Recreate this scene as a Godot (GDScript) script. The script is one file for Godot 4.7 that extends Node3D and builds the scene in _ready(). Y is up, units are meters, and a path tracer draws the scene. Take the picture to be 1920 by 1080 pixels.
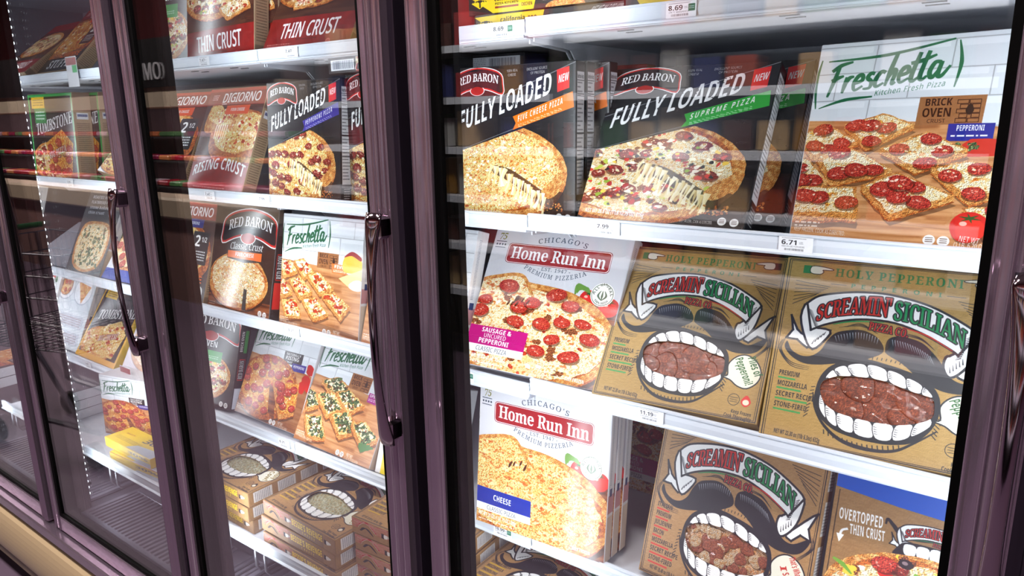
extends Node3D
# A supermarket freezer aisle: glass-doored cases of frozen pizza. x runs along the case, y up, z out of the case; glass plane at z = 0.
const PITCH := 0.77
const JOINT := -0.735        # centre of the door joint left of the right-hand door
const SHELF_Z := -0.345
const DECK_Z := -0.165
const LEVELS := [1.71, 1.37, 1.041, 0.712, 0.54]           # heights of the price rails' top edges
const LEVELS_RIGHT := [1.713, 1.374, 1.054, 0.716, 0.54]    # the right-hand case section hangs a little higher

func level(i: int, x: float) -> float:
	return LEVELS_RIGHT[i] if x > -0.9 else LEVELS[i]

var rng := RandomNumberGenerator.new()
var used := {}
var M := {}
var freezer: Node3D

func _ready() -> void:
	rng.seed = 7
	var cam := Camera3D.new()
	cam.name = "camera"
	cam.fov = 43.5
	cam.near = 0.02
	cam.transform = Transform3D(Basis(Vector3(0.8044, -0.0174, -0.5938), Vector3(-0.1245, 0.9724, -0.1971), Vector3(0.5809, 0.2325, 0.7801)).orthonormalized(), Vector3(0, 1.55, 0.7294))
	add_child(cam)
	var we := WorldEnvironment.new()
	var env := Environment.new()
	env.background_mode = Environment.BG_COLOR
	env.background_color = Color(0.02, 0.02, 0.022)
	env.tonemap_mode = Environment.TONE_MAPPER_LINEAR
	env.tonemap_exposure = 1.0
	env.sdfgi_enabled = true
	env.ssao_enabled = true
	env.ssil_enabled = true
	we.environment = env
	add_child(we)
	for k in 5:                                                   # ceiling strip lamps over the aisle
		area_light("aisle_lamp_light", Vector3(-10.0 + 3.2 * k, 3.9, 1.2), Vector3.DOWN, Vector2(1.4, 0.3), CEILING_E, Color(1.0, 0.96, 0.94))
	for k in range(0, 6):                                         # two LED strips behind every mullion, one for each side
		var x: float = JOINT + PITCH - PITCH * k
		for s in [-1.0, 1.0]:
			area_light("case_strip_light", Vector3(x + s * 0.0255, 1.24, -0.117), Vector3(s * 0.25, 0, -0.97), Vector2(0.016, 1.6), LED_E, Color(0.93, 0.97, 1.0))
	make_inks()
	make_materials()
	build_room()
	build_case()
	build_shelves()
	build_right_bay()
	build_middle_bay()
	build_left_bays()
	build_tags()
	build_opposite_side()

const CEILING_E := 15.0
const LED_E := 0.365

func area_light(called: String, at: Vector3, towards: Vector3, size: Vector2, energy: float, color: Color) -> void:
	var l := AreaLight3D.new()
	l.name = called
	l.area_size = size
	l.light_energy = energy
	l.light_color = color
	l.area_range = 12.0
	l.area_attenuation = 2.0
	l.shadow_enabled = true
	add_child(l, true)
	l.look_at_from_position(at, at + towards, Vector3.UP if absf(towards.y) < 0.9 else Vector3.BACK)

# ------------------------------------------------------------------ naming
func numbered(n: String) -> String:
	if not used.has(n):
		used[n] = 0
		return n
	used[n] += 1
	return "%s_%03d" % [n, used[n]]

func thing(called: String, label: String, category: String, group := "") -> Node3D:
	var o := Node3D.new()
	o.name = numbered(called)
	add_child(o)
	meta(o, label, category, group)
	return o

func meta(o: Node, label: String, category: String, group := "") -> void:
	o.set_meta("label", label)
	o.set_meta("category", category)
	if group != "":
		o.set_meta("group", group)
	elif o.has_meta("group"):
		o.remove_meta("group")

func put(called: String, mesh: Mesh, m: Material, parent: Node = null) -> MeshInstance3D:
	var o := MeshInstance3D.new()
	o.name = called if parent else numbered(called)
	o.mesh = mesh
	if m:
		o.material_override = m
	(parent if parent else self).add_child(o, true)
	return o

func structure(called: String, mesh: Mesh, m: Material) -> MeshInstance3D:
	var o := put(called, mesh, m)
	o.set_meta("kind", "structure")
	return o

func mat(c: Color, rough := 0.5, metal := 0.0, spec := 0.5) -> StandardMaterial3D:
	var m := StandardMaterial3D.new()
	m.albedo_color = c
	m.roughness = rough
	m.metallic = metal
	m.metallic_specular = spec
	return m

# ------------------------------------------------------------------ mesh helpers
func st_new() -> SurfaceTool:
	var st := SurfaceTool.new()
	st.begin(Mesh.PRIMITIVE_TRIANGLES)
	st.set_smooth_group(-1)
	return st

func tri(st: SurfaceTool, a: Vector3, b: Vector3, c: Vector3, out: Vector3) -> void:
	if (b - a).cross(c - a).dot(out) > 0:                         # front faces run clockwise
		var t := b
		b = c
		c = t
	st.add_vertex(a)
	st.add_vertex(b)
	st.add_vertex(c)

func quad(st: SurfaceTool, a: Vector3, b: Vector3, c: Vector3, d: Vector3, out: Vector3) -> void:
	tri(st, a, b, c, out)
	tri(st, a, c, d, out)

func done(st: SurfaceTool) -> ArrayMesh:
	st.generate_normals()
	return st.commit()

# a box from lo to hi with chamfered edges; faces listed in skip ("front", "right", ...) stay open
func add_box(st: SurfaceTool, lo: Vector3, hi: Vector3, c := 0.0, skip := []) -> void:
	var mid := (lo + hi) / 2
	var e := (hi - lo) / 2
	c = minf(c, minf(e.x, minf(e.y, e.z)) * 0.9)
	var names := [["left", "right"], ["bottom", "top"], ["back", "front"]]
	for ax in 3:
		var u := (ax + 1) % 3
		var v := (ax + 2) % 3
		for s in [-1.0, 1.0]:
			var n := Vector3.ZERO
			n[ax] = s
			var q := []
			for k in [[-1, -1], [1, -1], [1, 1], [-1, 1]]:
				var p := Vector3.ZERO
				p[ax] = s * e[ax]
				p[u] = k[0] * (e[u] - c)
				p[v] = k[1] * (e[v] - c)
				q.append(mid + p)
			if not names[ax][int((s + 1) / 2)] in skip:
				quad(st, q[0], q[1], q[2], q[3], n)
			if c > 0:
				for t in [-1.0, 1.0]:                             # edge between face (ax, s) and face (u, t)
					var n2 := n
					n2[u] = t
					var a := Vector3.ZERO
					a[ax] = s * e[ax]; a[u] = t * (e[u] - c); a[v] = e[v] - c
					var b := Vector3.ZERO
					b[ax] = s * (e[ax] - c); b[u] = t * e[u]; b[v] = e[v] - c
					var a2 := a; a2[v] = -a[v]
					var b2 := b; b2[v] = -b[v]
					quad(st, mid + a, mid + b, mid + b2, mid + a2, n2)
	if c > 0:
		for sx in [-1.0, 1.0]:
			for sy in [-1.0, 1.0]:
				for sz in [-1.0, 1.0]:
					var s := Vector3(sx, sy, sz)
					tri(st, mid + s * Vector3(e.x, e.y - c, e.z - c), mid + s * Vector3(e.x - c, e.y, e.z - c), mid + s * Vector3(e.x - c, e.y - c, e.z), s)

func box_mesh(lo: Vector3, hi: Vector3, c := 0.0, skip := []) -> ArrayMesh:
	var st := st_new()
	add_box(st, lo, hi, c, skip)
	return done(st)

# a closed profile of (x, z) points carried along y, or with axis "x" a profile of (z, y) points carried along x
func extrude(st: SurfaceTool, prof: PackedVector2Array, a: float, b: float, axis := "y") -> void:
	var f := func(p: Vector2, t: float) -> Vector3: return Vector3(p.x, t, p.y) if axis == "y" else Vector3(t, p.y, p.x)
	var mid := Vector2.ZERO
	for p in prof:
		mid += p / prof.size()
	var ccw := 0.0
	for i in prof.size():
		ccw += prof[i].cross(prof[(i + 1) % prof.size()])
	for i in prof.size():
		var p := prof[i]
		var q := prof[(i + 1) % prof.size()]
		var d := (q - p).normalized()
		var o2 := Vector2(d.y, -d.x) * signf(ccw)
		quad(st, f.call(p, a), f.call(q, a), f.call(q, b), f.call(p, b), f.call(o2, 0.0))
	var t := Geometry2D.triangulate_polygon(prof)
	var ax := Vector3.UP if axis == "y" else Vector3.RIGHT
	for i in range(0, t.size(), 3):
		tri(st, f.call(prof[t[i]], b), f.call(prof[t[i + 1]], b), f.call(prof[t[i + 2]], b), ax)
		tri(st, f.call(prof[t[i]], a), f.call(prof[t[i + 1]], a), f.call(prof[t[i + 2]], a), -ax)

# a tube with elliptic cross-section along a smooth path; radii (sideways, across) at every point
func tube(path: PackedVector3Array, radii: Array, sides := 14, side := Vector3.RIGHT) -> ArrayMesh:
	var st := SurfaceTool.new()
	st.begin(Mesh.PRIMITIVE_TRIANGLES)
	st.set_smooth_group(0)
	var rings := []
	for i in path.size():
		var d := (path[mini(i + 1, path.size() - 1)] - path[maxi(i - 1, 0)]).normalized()
		var v := d.cross(side).normalized()
		var r := PackedVector3Array()
		for k in sides:
			var w := TAU * k / sides
			r.append(path[i] + side * cos(w) * radii[i].x + v * sin(w) * radii[i].y)
		rings.append(r)
	for i in rings.size() - 1:
		for k in sides:
			var l := (k + 1) % sides
			quad(st, rings[i][k], rings[i][l], rings[i + 1][l], rings[i + 1][k], rings[i][k] + rings[i][l] - 2 * path[i])
	for i in [0, rings.size() - 1]:
		var o: Vector3 = (path[0] - path[1]) if i == 0 else (path[i] - path[i - 1])
		for k in sides:
			tri(st, path[i], rings[i][k], rings[i][(k + 1) % sides], o)
	return done(st)

# a printed sheet in the plane of local x (w) and y (h), facing +z, bulging by b
func sheet(w: float, h: float, b := 0.0, n := 8) -> ArrayMesh:
	var st := SurfaceTool.new()
	st.begin(Mesh.PRIMITIVE_TRIANGLES)
	st.set_smooth_group(0)
	if b == 0.0:
		n = 1
	var at := func(i: int, j: int) -> void:
		var u := i / float(n)
		var v := j / float(n)
		st.set_uv(Vector2(u, 1 - v))
		st.add_vertex(Vector3((u - 0.5) * w, v * h, b * sqrt(maxf(0, 16 * u * (1 - u) * v * (1 - v)))))
	for i in n:
		for j in n:
			for k in [[0, 0], [0, 1], [1, 1], [0, 0], [1, 1], [1, 0]]:
				at.call(i + k[0], j + k[1])
	st.generate_normals()
	return st.commit()

# ------------------------------------------------------------------ printing: flat artwork drawn into textures, units 0..1000 both ways, y down
var pim: Image
var psx := 1.0
var psy := 1.0
var strip: Image
var INK := {}
var glyph_cache := {}
var fonts := {}
const WHITE := Color(0.88, 0.88, 0.88)
const BLACK := Color(0.07, 0.07, 0.085)

func page(w: int, h: int, bg) -> void:
	pim = Image.create(w * 2, h * 2, false, Image.FORMAT_RGBA8)
	psx = w * 2 / 1000.0
	psy = h * 2 / 1000.0
	if bg is Color:
		pim.fill(bg)
	else:
		rect(0, 0, 1000, 1000, bg)

func printed() -> ImageTexture:
	pim.shrink_x2()
	var p := pim
	pim = null
	return ImageTexture.create_from_image(p)

func fill(shapes: Array, ink, ox := 0, oy := 0) -> void:
	var W := pim.get_width()
	var H := pim.get_height()
	var y0 := 1e9
	var y1 := -1e9
	for c: PackedVector2Array in shapes:
		for p in c:
			y0 = minf(y0, p.y)
			y1 = maxf(y1, p.y)
	var a := clampi(ceili(y0 * psy - 0.5), 0, H)
	var b := clampi(ceili(y1 * psy - 0.5), 0, H)
	if b <= a:
		return
	var rows := []
	rows.resize(b - a)
	for i in b - a:
		rows[i] = PackedFloat32Array()
	for c: PackedVector2Array in shapes:
		var n := c.size()
		for i in n:
			var p := c[i]
			var q := c[(i + 1) % n]
			if p.y > q.y:
				var t := p
				p = q
				q = t
			var ya := p.y * psy
			var yb := q.y * psy
			var r0 := maxi(ceili(ya - 0.5), a)
			var r1 := mini(ceili(yb - 0.5), b)
			if r1 <= r0:
				continue
			var k := (q.x - p.x) * psx / (yb - ya)
			var x := p.x * psx + (r0 + 0.5 - ya) * k
			for r in range(r0, r1):
				rows[r - a].append(x)
				x += k
	var solid := ink is Color
	var soft: bool = solid and ink.a < 0.99
	if soft:
		if strip == null:
			strip = Image.create(2600, 1, false, Image.FORMAT_RGBA8)
		strip.fill(ink)
	for r in b - a:
		var xs: PackedFloat32Array = rows[r]
		if xs.size() > 2:
			xs.sort()
		elif xs.size() == 2 and xs[0] > xs[1]:
			xs = PackedFloat32Array([xs[1], xs[0]])
		for i in range(0, xs.size() - 1, 2):
			var l := clampi(ceili(xs[i] - 0.5), 0, W)
			var e := clampi(ceili(xs[i + 1] - 0.5), 0, W)
			if e <= l:
				continue
			if soft:
				pim.blend_rect(strip, Rect2i(0, 0, e - l, 1), Vector2i(l, r + a))
			elif solid:
				pim.fill_rect(Rect2i(l, r + a, e - l, 1), ink)
			else:
				var x := l
				while x < e:
					var sx := (x + ox) % 512
					var n := mini(e - x, 512 - sx)
					pim.blit_rect(ink, Rect2i(sx, (r + a + oy) % 512, n, 1), Vector2i(x, r + a))
					x += n

func poly(pts: Array, ink) -> void:
	fill([PackedVector2Array(pts.map(func(p): return Vector2(p[0], p[1])))], ink)

func rect(x0: float, y0: float, x1: float, y1: float, ink) -> void:
	fill([PackedVector2Array([Vector2(x0, y0), Vector2(x1, y0), Vector2(x1, y1), Vector2(x0, y1)])], ink)

func rrect(x0: float, y0: float, x1: float, y1: float, r: float, ink) -> void:
	var c := PackedVector2Array()
	for k in 4:
		var o := Vector2([x1 - r, x0 + r, x0 + r, x1 - r][k], [y1 - r, y1 - r, y0 + r, y0 + r][k])
		for i in 6:
			c.append(o + Vector2.from_angle(PI / 2 * (k + i / 5.0)) * r)
	fill([c], ink)

func oval(x: float, y: float, rx: float, ry: float, ink, rot := 0.0) -> void:
	fill([blob(Vector2(x, y), rx, ry, rot, 0.0, 28)], ink)

func blob(c: Vector2, rx: float, ry: float, rot := 0.0, jag := 0.15, n := 14) -> PackedVector2Array:
	var o := PackedVector2Array()
	var ph := rng.randf() * TAU
	for i in n:
		var w := TAU * i / n
		var k := 1.0 + jag * (0.55 * sin(2 * w + ph) + 0.45 * sin(3 * w + 2.3 * ph) + rng.randf_range(-0.5, 0.5))
		o.append(c + Vector2(cos(w) * rx * k, sin(w) * ry * k).rotated(rot))
	return o

# a brush stroke through points, widths interpolated from w0 over w1 (middle) to w2
func smooth(pts: Array, per := 8) -> PackedVector2Array:
	var o := PackedVector2Array()
	var v := pts.map(func(p): return Vector2(p[0], p[1]) if p is Array else p)
	for i in v.size() - 1:
		var a: Vector2 = v[maxi(i - 1, 0)]
		var d: Vector2 = v[mini(i + 2, v.size() - 1)]
		for k in per:
			o.append(v[i].cubic_interpolate(v[i + 1], a, d, k / float(per)))
	o.append(v[-1])
	return o

func loop(pts: Array, per := 6) -> PackedVector2Array:
	var o := PackedVector2Array()
	var v := pts.map(func(p): return Vector2(p[0], p[1]))
	var n := v.size()
	for i in n:
		for k in per:
			o.append(v[i].cubic_interpolate(v[(i + 1) % n], v[(i - 1 + n) % n], v[(i + 2) % n], k / float(per)))
	return o

func stroke(pts: Array, w0: float, w1: float, w2: float, ink, per := 8) -> void:
	var c := smooth(pts, per) if pts.size() > 2 else PackedVector2Array(pts.map(func(p): return Vector2(p[0], p[1]) if p is Array else p))
	var l := PackedVector2Array()
	var r := PackedVector2Array()
	for i in c.size():
		var d := (c[mini(i + 1, c.size() - 1)] - c[maxi(i - 1, 0)]).normalized()
		var t := i / maxf(1.0, c.size() - 1)
		var w := (lerpf(w0, w1, t * 2) if t < 0.5 else lerpf(w1, w2, t * 2 - 1)) / 2
		l.append(c[i] + Vector2(-d.y, d.x) * w)
		r.append(c[i] - Vector2(-d.y, d.x) * w)
	for i in c.size() - 1:
		fill([PackedVector2Array([l[i], l[i + 1], r[i + 1], r[i]])], ink)

func line(x0: float, y0: float, x1: float, y1: float, w: float, ink) -> void:
	stroke([[x0, y0], [x1, y1]], w, w, w, ink)

func outline(c: PackedVector2Array, w: float, ink) -> void:
	for i in c.size():
		var p := c[i]
		var q := c[(i + 1) % c.size()]
		if p.distance_to(q) > 0.01:
			var d := (q - p).normalized() * w / 2
			var n := Vector2(-d.y, d.x)
			fill([PackedVector2Array([p - d + n, q + d + n, q + d - n, p - d - n])], ink)

# lettering: fonts "sans", "bold", "serif", "slab"
func font_rid(f: String) -> RID:
	if not fonts.has(f):
		var s := SystemFont.new()
		s.font_names = PackedStringArray(["Droid Serif" if f in ["serif", "slab"] else "Droid Sans"])
		s.font_weight = 700 if f in ["bold", "slab"] else 400
		fonts[f] = s
	return fonts[f].get_rids()[0]

func glyph(f: String, ch: String) -> Dictionary:
	var key := f + ch
	if glyph_cache.has(key):
		return glyph_cache[key]
	var ts := TextServerManager.get_primary_interface()
	var r := font_rid(f)
	var g := ts.font_get_glyph_index(r, 64, ch.unicode_at(0), 0)
	var shapes := []
	var d := ts.font_get_glyph_contours(r, 64, g)
	var first := 0
	if d.has("points"):
		for last in d.contours:
			var raw: Array = []
			for i in range(first, last + 1):
				raw.append(d.points[i])
			first = last + 1
			var full := []                                         # insert the on-curve points between two off-curve ones
			for i in raw.size():
				var p: Vector3 = raw[i]
				var q: Vector3 = raw[(i + 1) % raw.size()]
				full.append(p)
				if p.z != 1.0 and q.z != 1.0:
					full.append(Vector3((p.x + q.x) / 2, (p.y + q.y) / 2, 1.0))
			while full[0].z != 1.0:
				full.append(full.pop_front())
			var c := PackedVector2Array()
			var i := 0
			while i < full.size():
				var p := Vector2(full[i].x, full[i].y)
				c.append(p)
				var nx: Vector3 = full[(i + 1) % full.size()]
				if nx.z != 1.0:
					var e3: Vector3 = full[(i + 2) % full.size()]
					var m := Vector2(nx.x, nx.y)
					var e := Vector2(e3.x, e3.y)
					for k in [0.33, 0.67]:
						c.append(p.lerp(m, k).lerp(m.lerp(e, k), k))
					i += 2
				else:
					i += 1
			shapes.append(c)
	glyph_cache[key] = {"c": shapes, "w": ts.font_get_glyph_advance(r, 64, g).x}
	return glyph_cache[key]

func letters(txt: String, f: String, track := 0.0) -> Dictionary:    # cap height 1, baseline 0, y down
	var x := 0.0
	var out := []
	var k := 1 / 45.7
	for ch in txt:
		var g := glyph(f, ch)
		for c: PackedVector2Array in g.c:
			var n := PackedVector2Array()
			for p in c:
				n.append(Vector2((x + p.x) * k, -absf(p.y) * k if p.y < 0 else p.y * k))
			out.append(n)
		x += g.w + track * 64
	return {"c": out, "w": (x - track * 64) * k}

# text whose baseline runs from (x0, y0) to (x1, y1), stretched to fit; skew leans the letters, upright keeps their stems vertical
func text(txt: String, f: String, x0: float, y0: float, x1: float, y1: float, cap: float, ink, skew := 0.0, track := 0.0, upright := false, edge := 0.0, edge_ink = null) -> void:
	curved(txt, f, [[x0, y0], [(x0 + x1) / 2, (y0 + y1) / 2], [x1, y1]], cap, ink, skew, track, upright, edge, edge_ink)

func curved(txt: String, f: String, q: Array, cap: float, ink, skew := 0.0, track := 0.0, upright := false, edge := 0.0, edge_ink = null, cap2 := -1.0) -> void:
	var L := letters(txt, f, track)
	var a := Vector2(q[0][0], q[0][1])
	var c := Vector2(q[2][0], q[2][1])
	var m := Vector2(q[1][0], q[1][1]) * 2 - (a + c) / 2             # control point so that the curve passes through q[1]
	var shapes := []
	for s: PackedVector2Array in L.c:
		var n := PackedVector2Array()
		for p in s:
			var t: float = p.x / L.w
			var d := ((m - a) * (1 - t) + (c - m) * t).normalized()
			var up := Vector2(0, -1) if upright else Vector2(d.y, -d.x)
			var h: float = -p.y * (cap if cap2 < 0 else lerpf(cap, cap2, t))
			n.append(a.lerp(m, t).lerp(m.lerp(c, t), t) + up * h + d * h * skew)
		shapes.append(n)
	if edge > 0:
		for k in 8:
			var o := Vector2.from_angle(TAU * k / 8) * edge
			fill(shapes.map(func(s): return Transform2D(0, o) * s), edge_ink)
	fill(shapes, ink)

func scribble(x0: float, y0: float, x1: float, y1: float, n: int, ink, dy := 0.0) -> void:    # lines of type too small to read
	var h := (y1 - y0) / n
	for i in n:
		var x := x0
		var y := y0 + i * h
		while x < x1 - 4:
			var w := minf(rng.randf_range(8, 30), x1 - x)
			var sl := dy * (x - x0) / maxf(1, x1 - x0)
			rect(x, y + h * 0.15 + sl, x + w, y + h * 0.62 + sl, ink)
			x += w + 7

# ------------------------------------------------------------------ inks: seamless photographic grounds
func ink_of(ramp: Array, freq: float, oct: int, sd: int, relief := 0.0, stretch := 1, fine := 0.0, freq2 := 0.09) -> Image:
	var n := FastNoiseLite.new()
	n.seed = sd
	n.frequency = freq
	n.noise_type = FastNoiseLite.TYPE_SIMPLEX_SMOOTH
	n.fractal_octaves = oct
	var w := 512 / stretch
	var im := n.get_seamless_image(w, 512)
	if stretch > 1:
		im.resize(512, 512, Image.INTERPOLATE_CUBIC)
	im.convert(Image.FORMAT_L8)
	var d := im.get_data()
	n.seed = sd + 99
	n.frequency = freq2
	n.fractal_octaves = 2
	var im2 := n.get_seamless_image(512, 512)
	im2.convert(Image.FORMAT_L8)
	var d2 := im2.get_data()
	var lut := []
	for i in 256:
		var v := i / 255.0
		var c: Color = ramp[0][1]
		for k in ramp.size() - 1:
			if v >= ramp[k][0]:
				c = ramp[k][1].lerp(ramp[k + 1][1], clampf((v - ramp[k][0]) / (ramp[k + 1][0] - ramp[k][0]), 0, 1))
		lut.append(c)
	var o := PackedByteArray()
	o.resize(512 * 512 * 4)
	var at := 0
	for y in 512:
		var up := ((y + 509) % 512) * 512
		for x in 512:
			var i := y * 512 + x
			var c: Color = lut[d[i]]
			var k := 1.0 + relief * (d2[i] - d2[up + (x + 509) % 512]) / 255.0 + fine * (d2[i] / 255.0 - 0.5)
			o[at] = clampi(int(c.r * 255 * k), 0, 255)
			o[at + 1] = clampi(int(c.g * 255 * k), 0, 255)
			o[at + 2] = clampi(int(c.b * 255 * k), 0, 255)
			o[at + 3] = 255
			at += 4
	return Image.create_from_data(512, 512, false, Image.FORMAT_RGBA8, o)

func make_inks() -> void:
	var c := func(r, g, b): return Color8(int(r * 0.9), int(g * 0.87), int(b * 0.84))
	INK.mozz = ink_of([[0.0, c.call(196, 120, 52)], [0.22, c.call(226, 172, 98)], [0.38, c.call(243, 219, 165)], [0.55, c.call(250, 240, 212)], [0.8, c.call(246, 228, 180)], [1.0, c.call(233, 196, 120)]], 0.03, 3, 3, 1.0, 1, 0.15)
	INK.cheese = ink_of([[0.0, c.call(168, 72, 24)], [0.25, c.call(206, 120, 48)], [0.4, c.call(238, 190, 108)], [0.6, c.call(250, 226, 160)], [0.85, c.call(247, 216, 140)], [1.0, c.call(226, 160, 76)]], 0.035, 4, 5, 1.2, 1, 0.2)
	INK.cheddar = ink_of([[0.0, c.call(150, 62, 20)], [0.3, c.call(206, 112, 34)], [0.55, c.call(236, 164, 60)], [0.8, c.call(246, 200, 110)], [1.0, c.call(250, 226, 170)]], 0.03, 4, 8, 1.2, 1, 0.2)
	INK.sauce = ink_of([[0.0, c.call(120, 22, 10)], [0.5, c.call(186, 52, 24)], [1.0, c.call(226, 110, 50)]], 0.03, 4, 11, 0.9, 1, 0.2)
	INK.pep = ink_of([[0.0, c.call(112, 22, 20)], [0.45, c.call(168, 44, 36)], [0.7, c.call(190, 66, 52)], [1.0, c.call(214, 120, 96)]], 0.045, 4, 14, 1.0, 1, 0.25)
	INK.pepdark = ink_of([[0.0, c.call(70, 14, 12)], [0.5, c.call(124, 30, 24)], [0.8, c.call(152, 48, 36)], [1.0, c.call(190, 96, 70)]], 0.045, 4, 17, 1.0, 1, 0.25)
	INK.meat = ink_of([[0.0, c.call(70, 34, 20)], [0.5, c.call(128, 72, 44)], [1.0, c.call(190, 126, 84)]], 0.05, 4, 20, 1.6, 1, 0.3)
	INK.slice = ink_of([[0.0, c.call(96, 52, 36)], [0.45, c.call(136, 80, 56)], [0.8, c.call(170, 110, 80)], [1.0, c.call(220, 180, 150)]], 0.045, 4, 51, 0.6, 1, 0.1)
	INK.crust = ink_of([[0.0, c.call(150, 84, 34)], [0.4, c.call(200, 132, 62)], [0.7, c.call(226, 170, 98)], [1.0, c.call(240, 206, 144)]], 0.022, 4, 23, 0.9, 1, 0.15)
	INK.toast = ink_of([[0.0, c.call(110, 46, 16)], [0.5, c.call(178, 92, 34)], [1.0, c.call(224, 150, 76)]], 0.025, 4, 26, 0.9, 1, 0.2)
	INK.wood = ink_of([[0.0, c.call(150, 92, 52)], [0.4, c.call(192, 132, 82)], [0.7, c.call(214, 158, 106)], [1.0, c.call(228, 180, 130)]], 0.02, 3, 29, 0.0, 16, 0.06)
	INK.darkwood = ink_of([[0.0, c.call(66, 30, 16)], [0.5, c.call(124, 66, 36)], [1.0, c.call(170, 104, 62)]], 0.02, 3, 32, 0.0, 16, 0.1)
	INK.greens = ink_of([[0.0, c.call(22, 44, 22)], [0.45, c.call(52, 86, 50)], [0.7, c.call(110, 134, 86)], [1.0, c.call(190, 196, 150)]], 0.05, 4, 35, 1.4, 1, 0.25)
	INK.kraft = ink_of([[0.0, c.call(160, 124, 80)], [1.0, c.call(182, 146, 100)]], 0.06, 3, 38, 0.12, 4, 0.05)
	INK.gold = ink_of([[0.0, c.call(162, 132, 72)], [1.0, c.call(184, 154, 92)]], 0.06, 3, 41, 0.12, 4, 0.05)
	INK.night = ink_of([[0.0, c.call(18, 18, 22)], [1.0, c.call(40, 38, 42)]], 0.02, 3, 44, 0.1, 8, 0.1)
	INK.red = ink_of([[0.0, c.call(126, 18, 18)], [1.0, c.call(158, 30, 28)]], 0.008, 2, 47, 0.0, 1, 0.03)

# ------------------------------------------------------------------ pictures of food
func bits(n: int, at: Callable, r0: float, r1: float, inks: Array, squash := 0.75, jag := 0.25) -> void:
	for i in n:
		var p: Vector2 = at.call()
		var r := rng.randf_range(r0, r1)
		fill([blob(p, r, r * squash, rng.randf_range(-0.5, 0.5), jag, 11)], inks[rng.randi() % inks.size()], rng.randi() % 512, rng.randi() % 512)

func slice_of_sausage(p: Vector2, r: float, sq: float, ink) -> void:
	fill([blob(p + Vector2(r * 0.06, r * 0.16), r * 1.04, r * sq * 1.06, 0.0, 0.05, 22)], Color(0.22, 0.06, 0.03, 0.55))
	fill([blob(p, r, r * sq, rng.randf_range(-0.2, 0.2), 0.06, 22)], ink, rng.randi() % 512, rng.randi() % 512)
	fill([blob(p + Vector2(-r * 0.1, -r * 0.1 * sq), r * 0.72, r * sq * 0.66, 0, 0.1, 16)], Color(1, 0.55, 0.42, 0.12))
	for i in 4:
		fill([blob(p + Vector2(rng.randf_range(-0.6, 0.6) * r, rng.randf_range(-0.5, 0.5) * r * sq), r * 0.12, r * 0.07, 0.3, 0.4, 7)], Color(1, 0.86, 0.78, 0.5))

func spread(n: int, at: Callable) -> Array:                        # places that keep clear of each other
	var out := []
	for i in n:
		var best := Vector2.ZERO
		var far := -1.0
		for k in 12:
			var p: Vector2 = at.call()
			var d := 1e9
			for o: Vector2 in out:
				d = minf(d, p.distance_to(o))
			if d > far:
				far = d
				best = p
		out.append(best)
	return out

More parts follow.
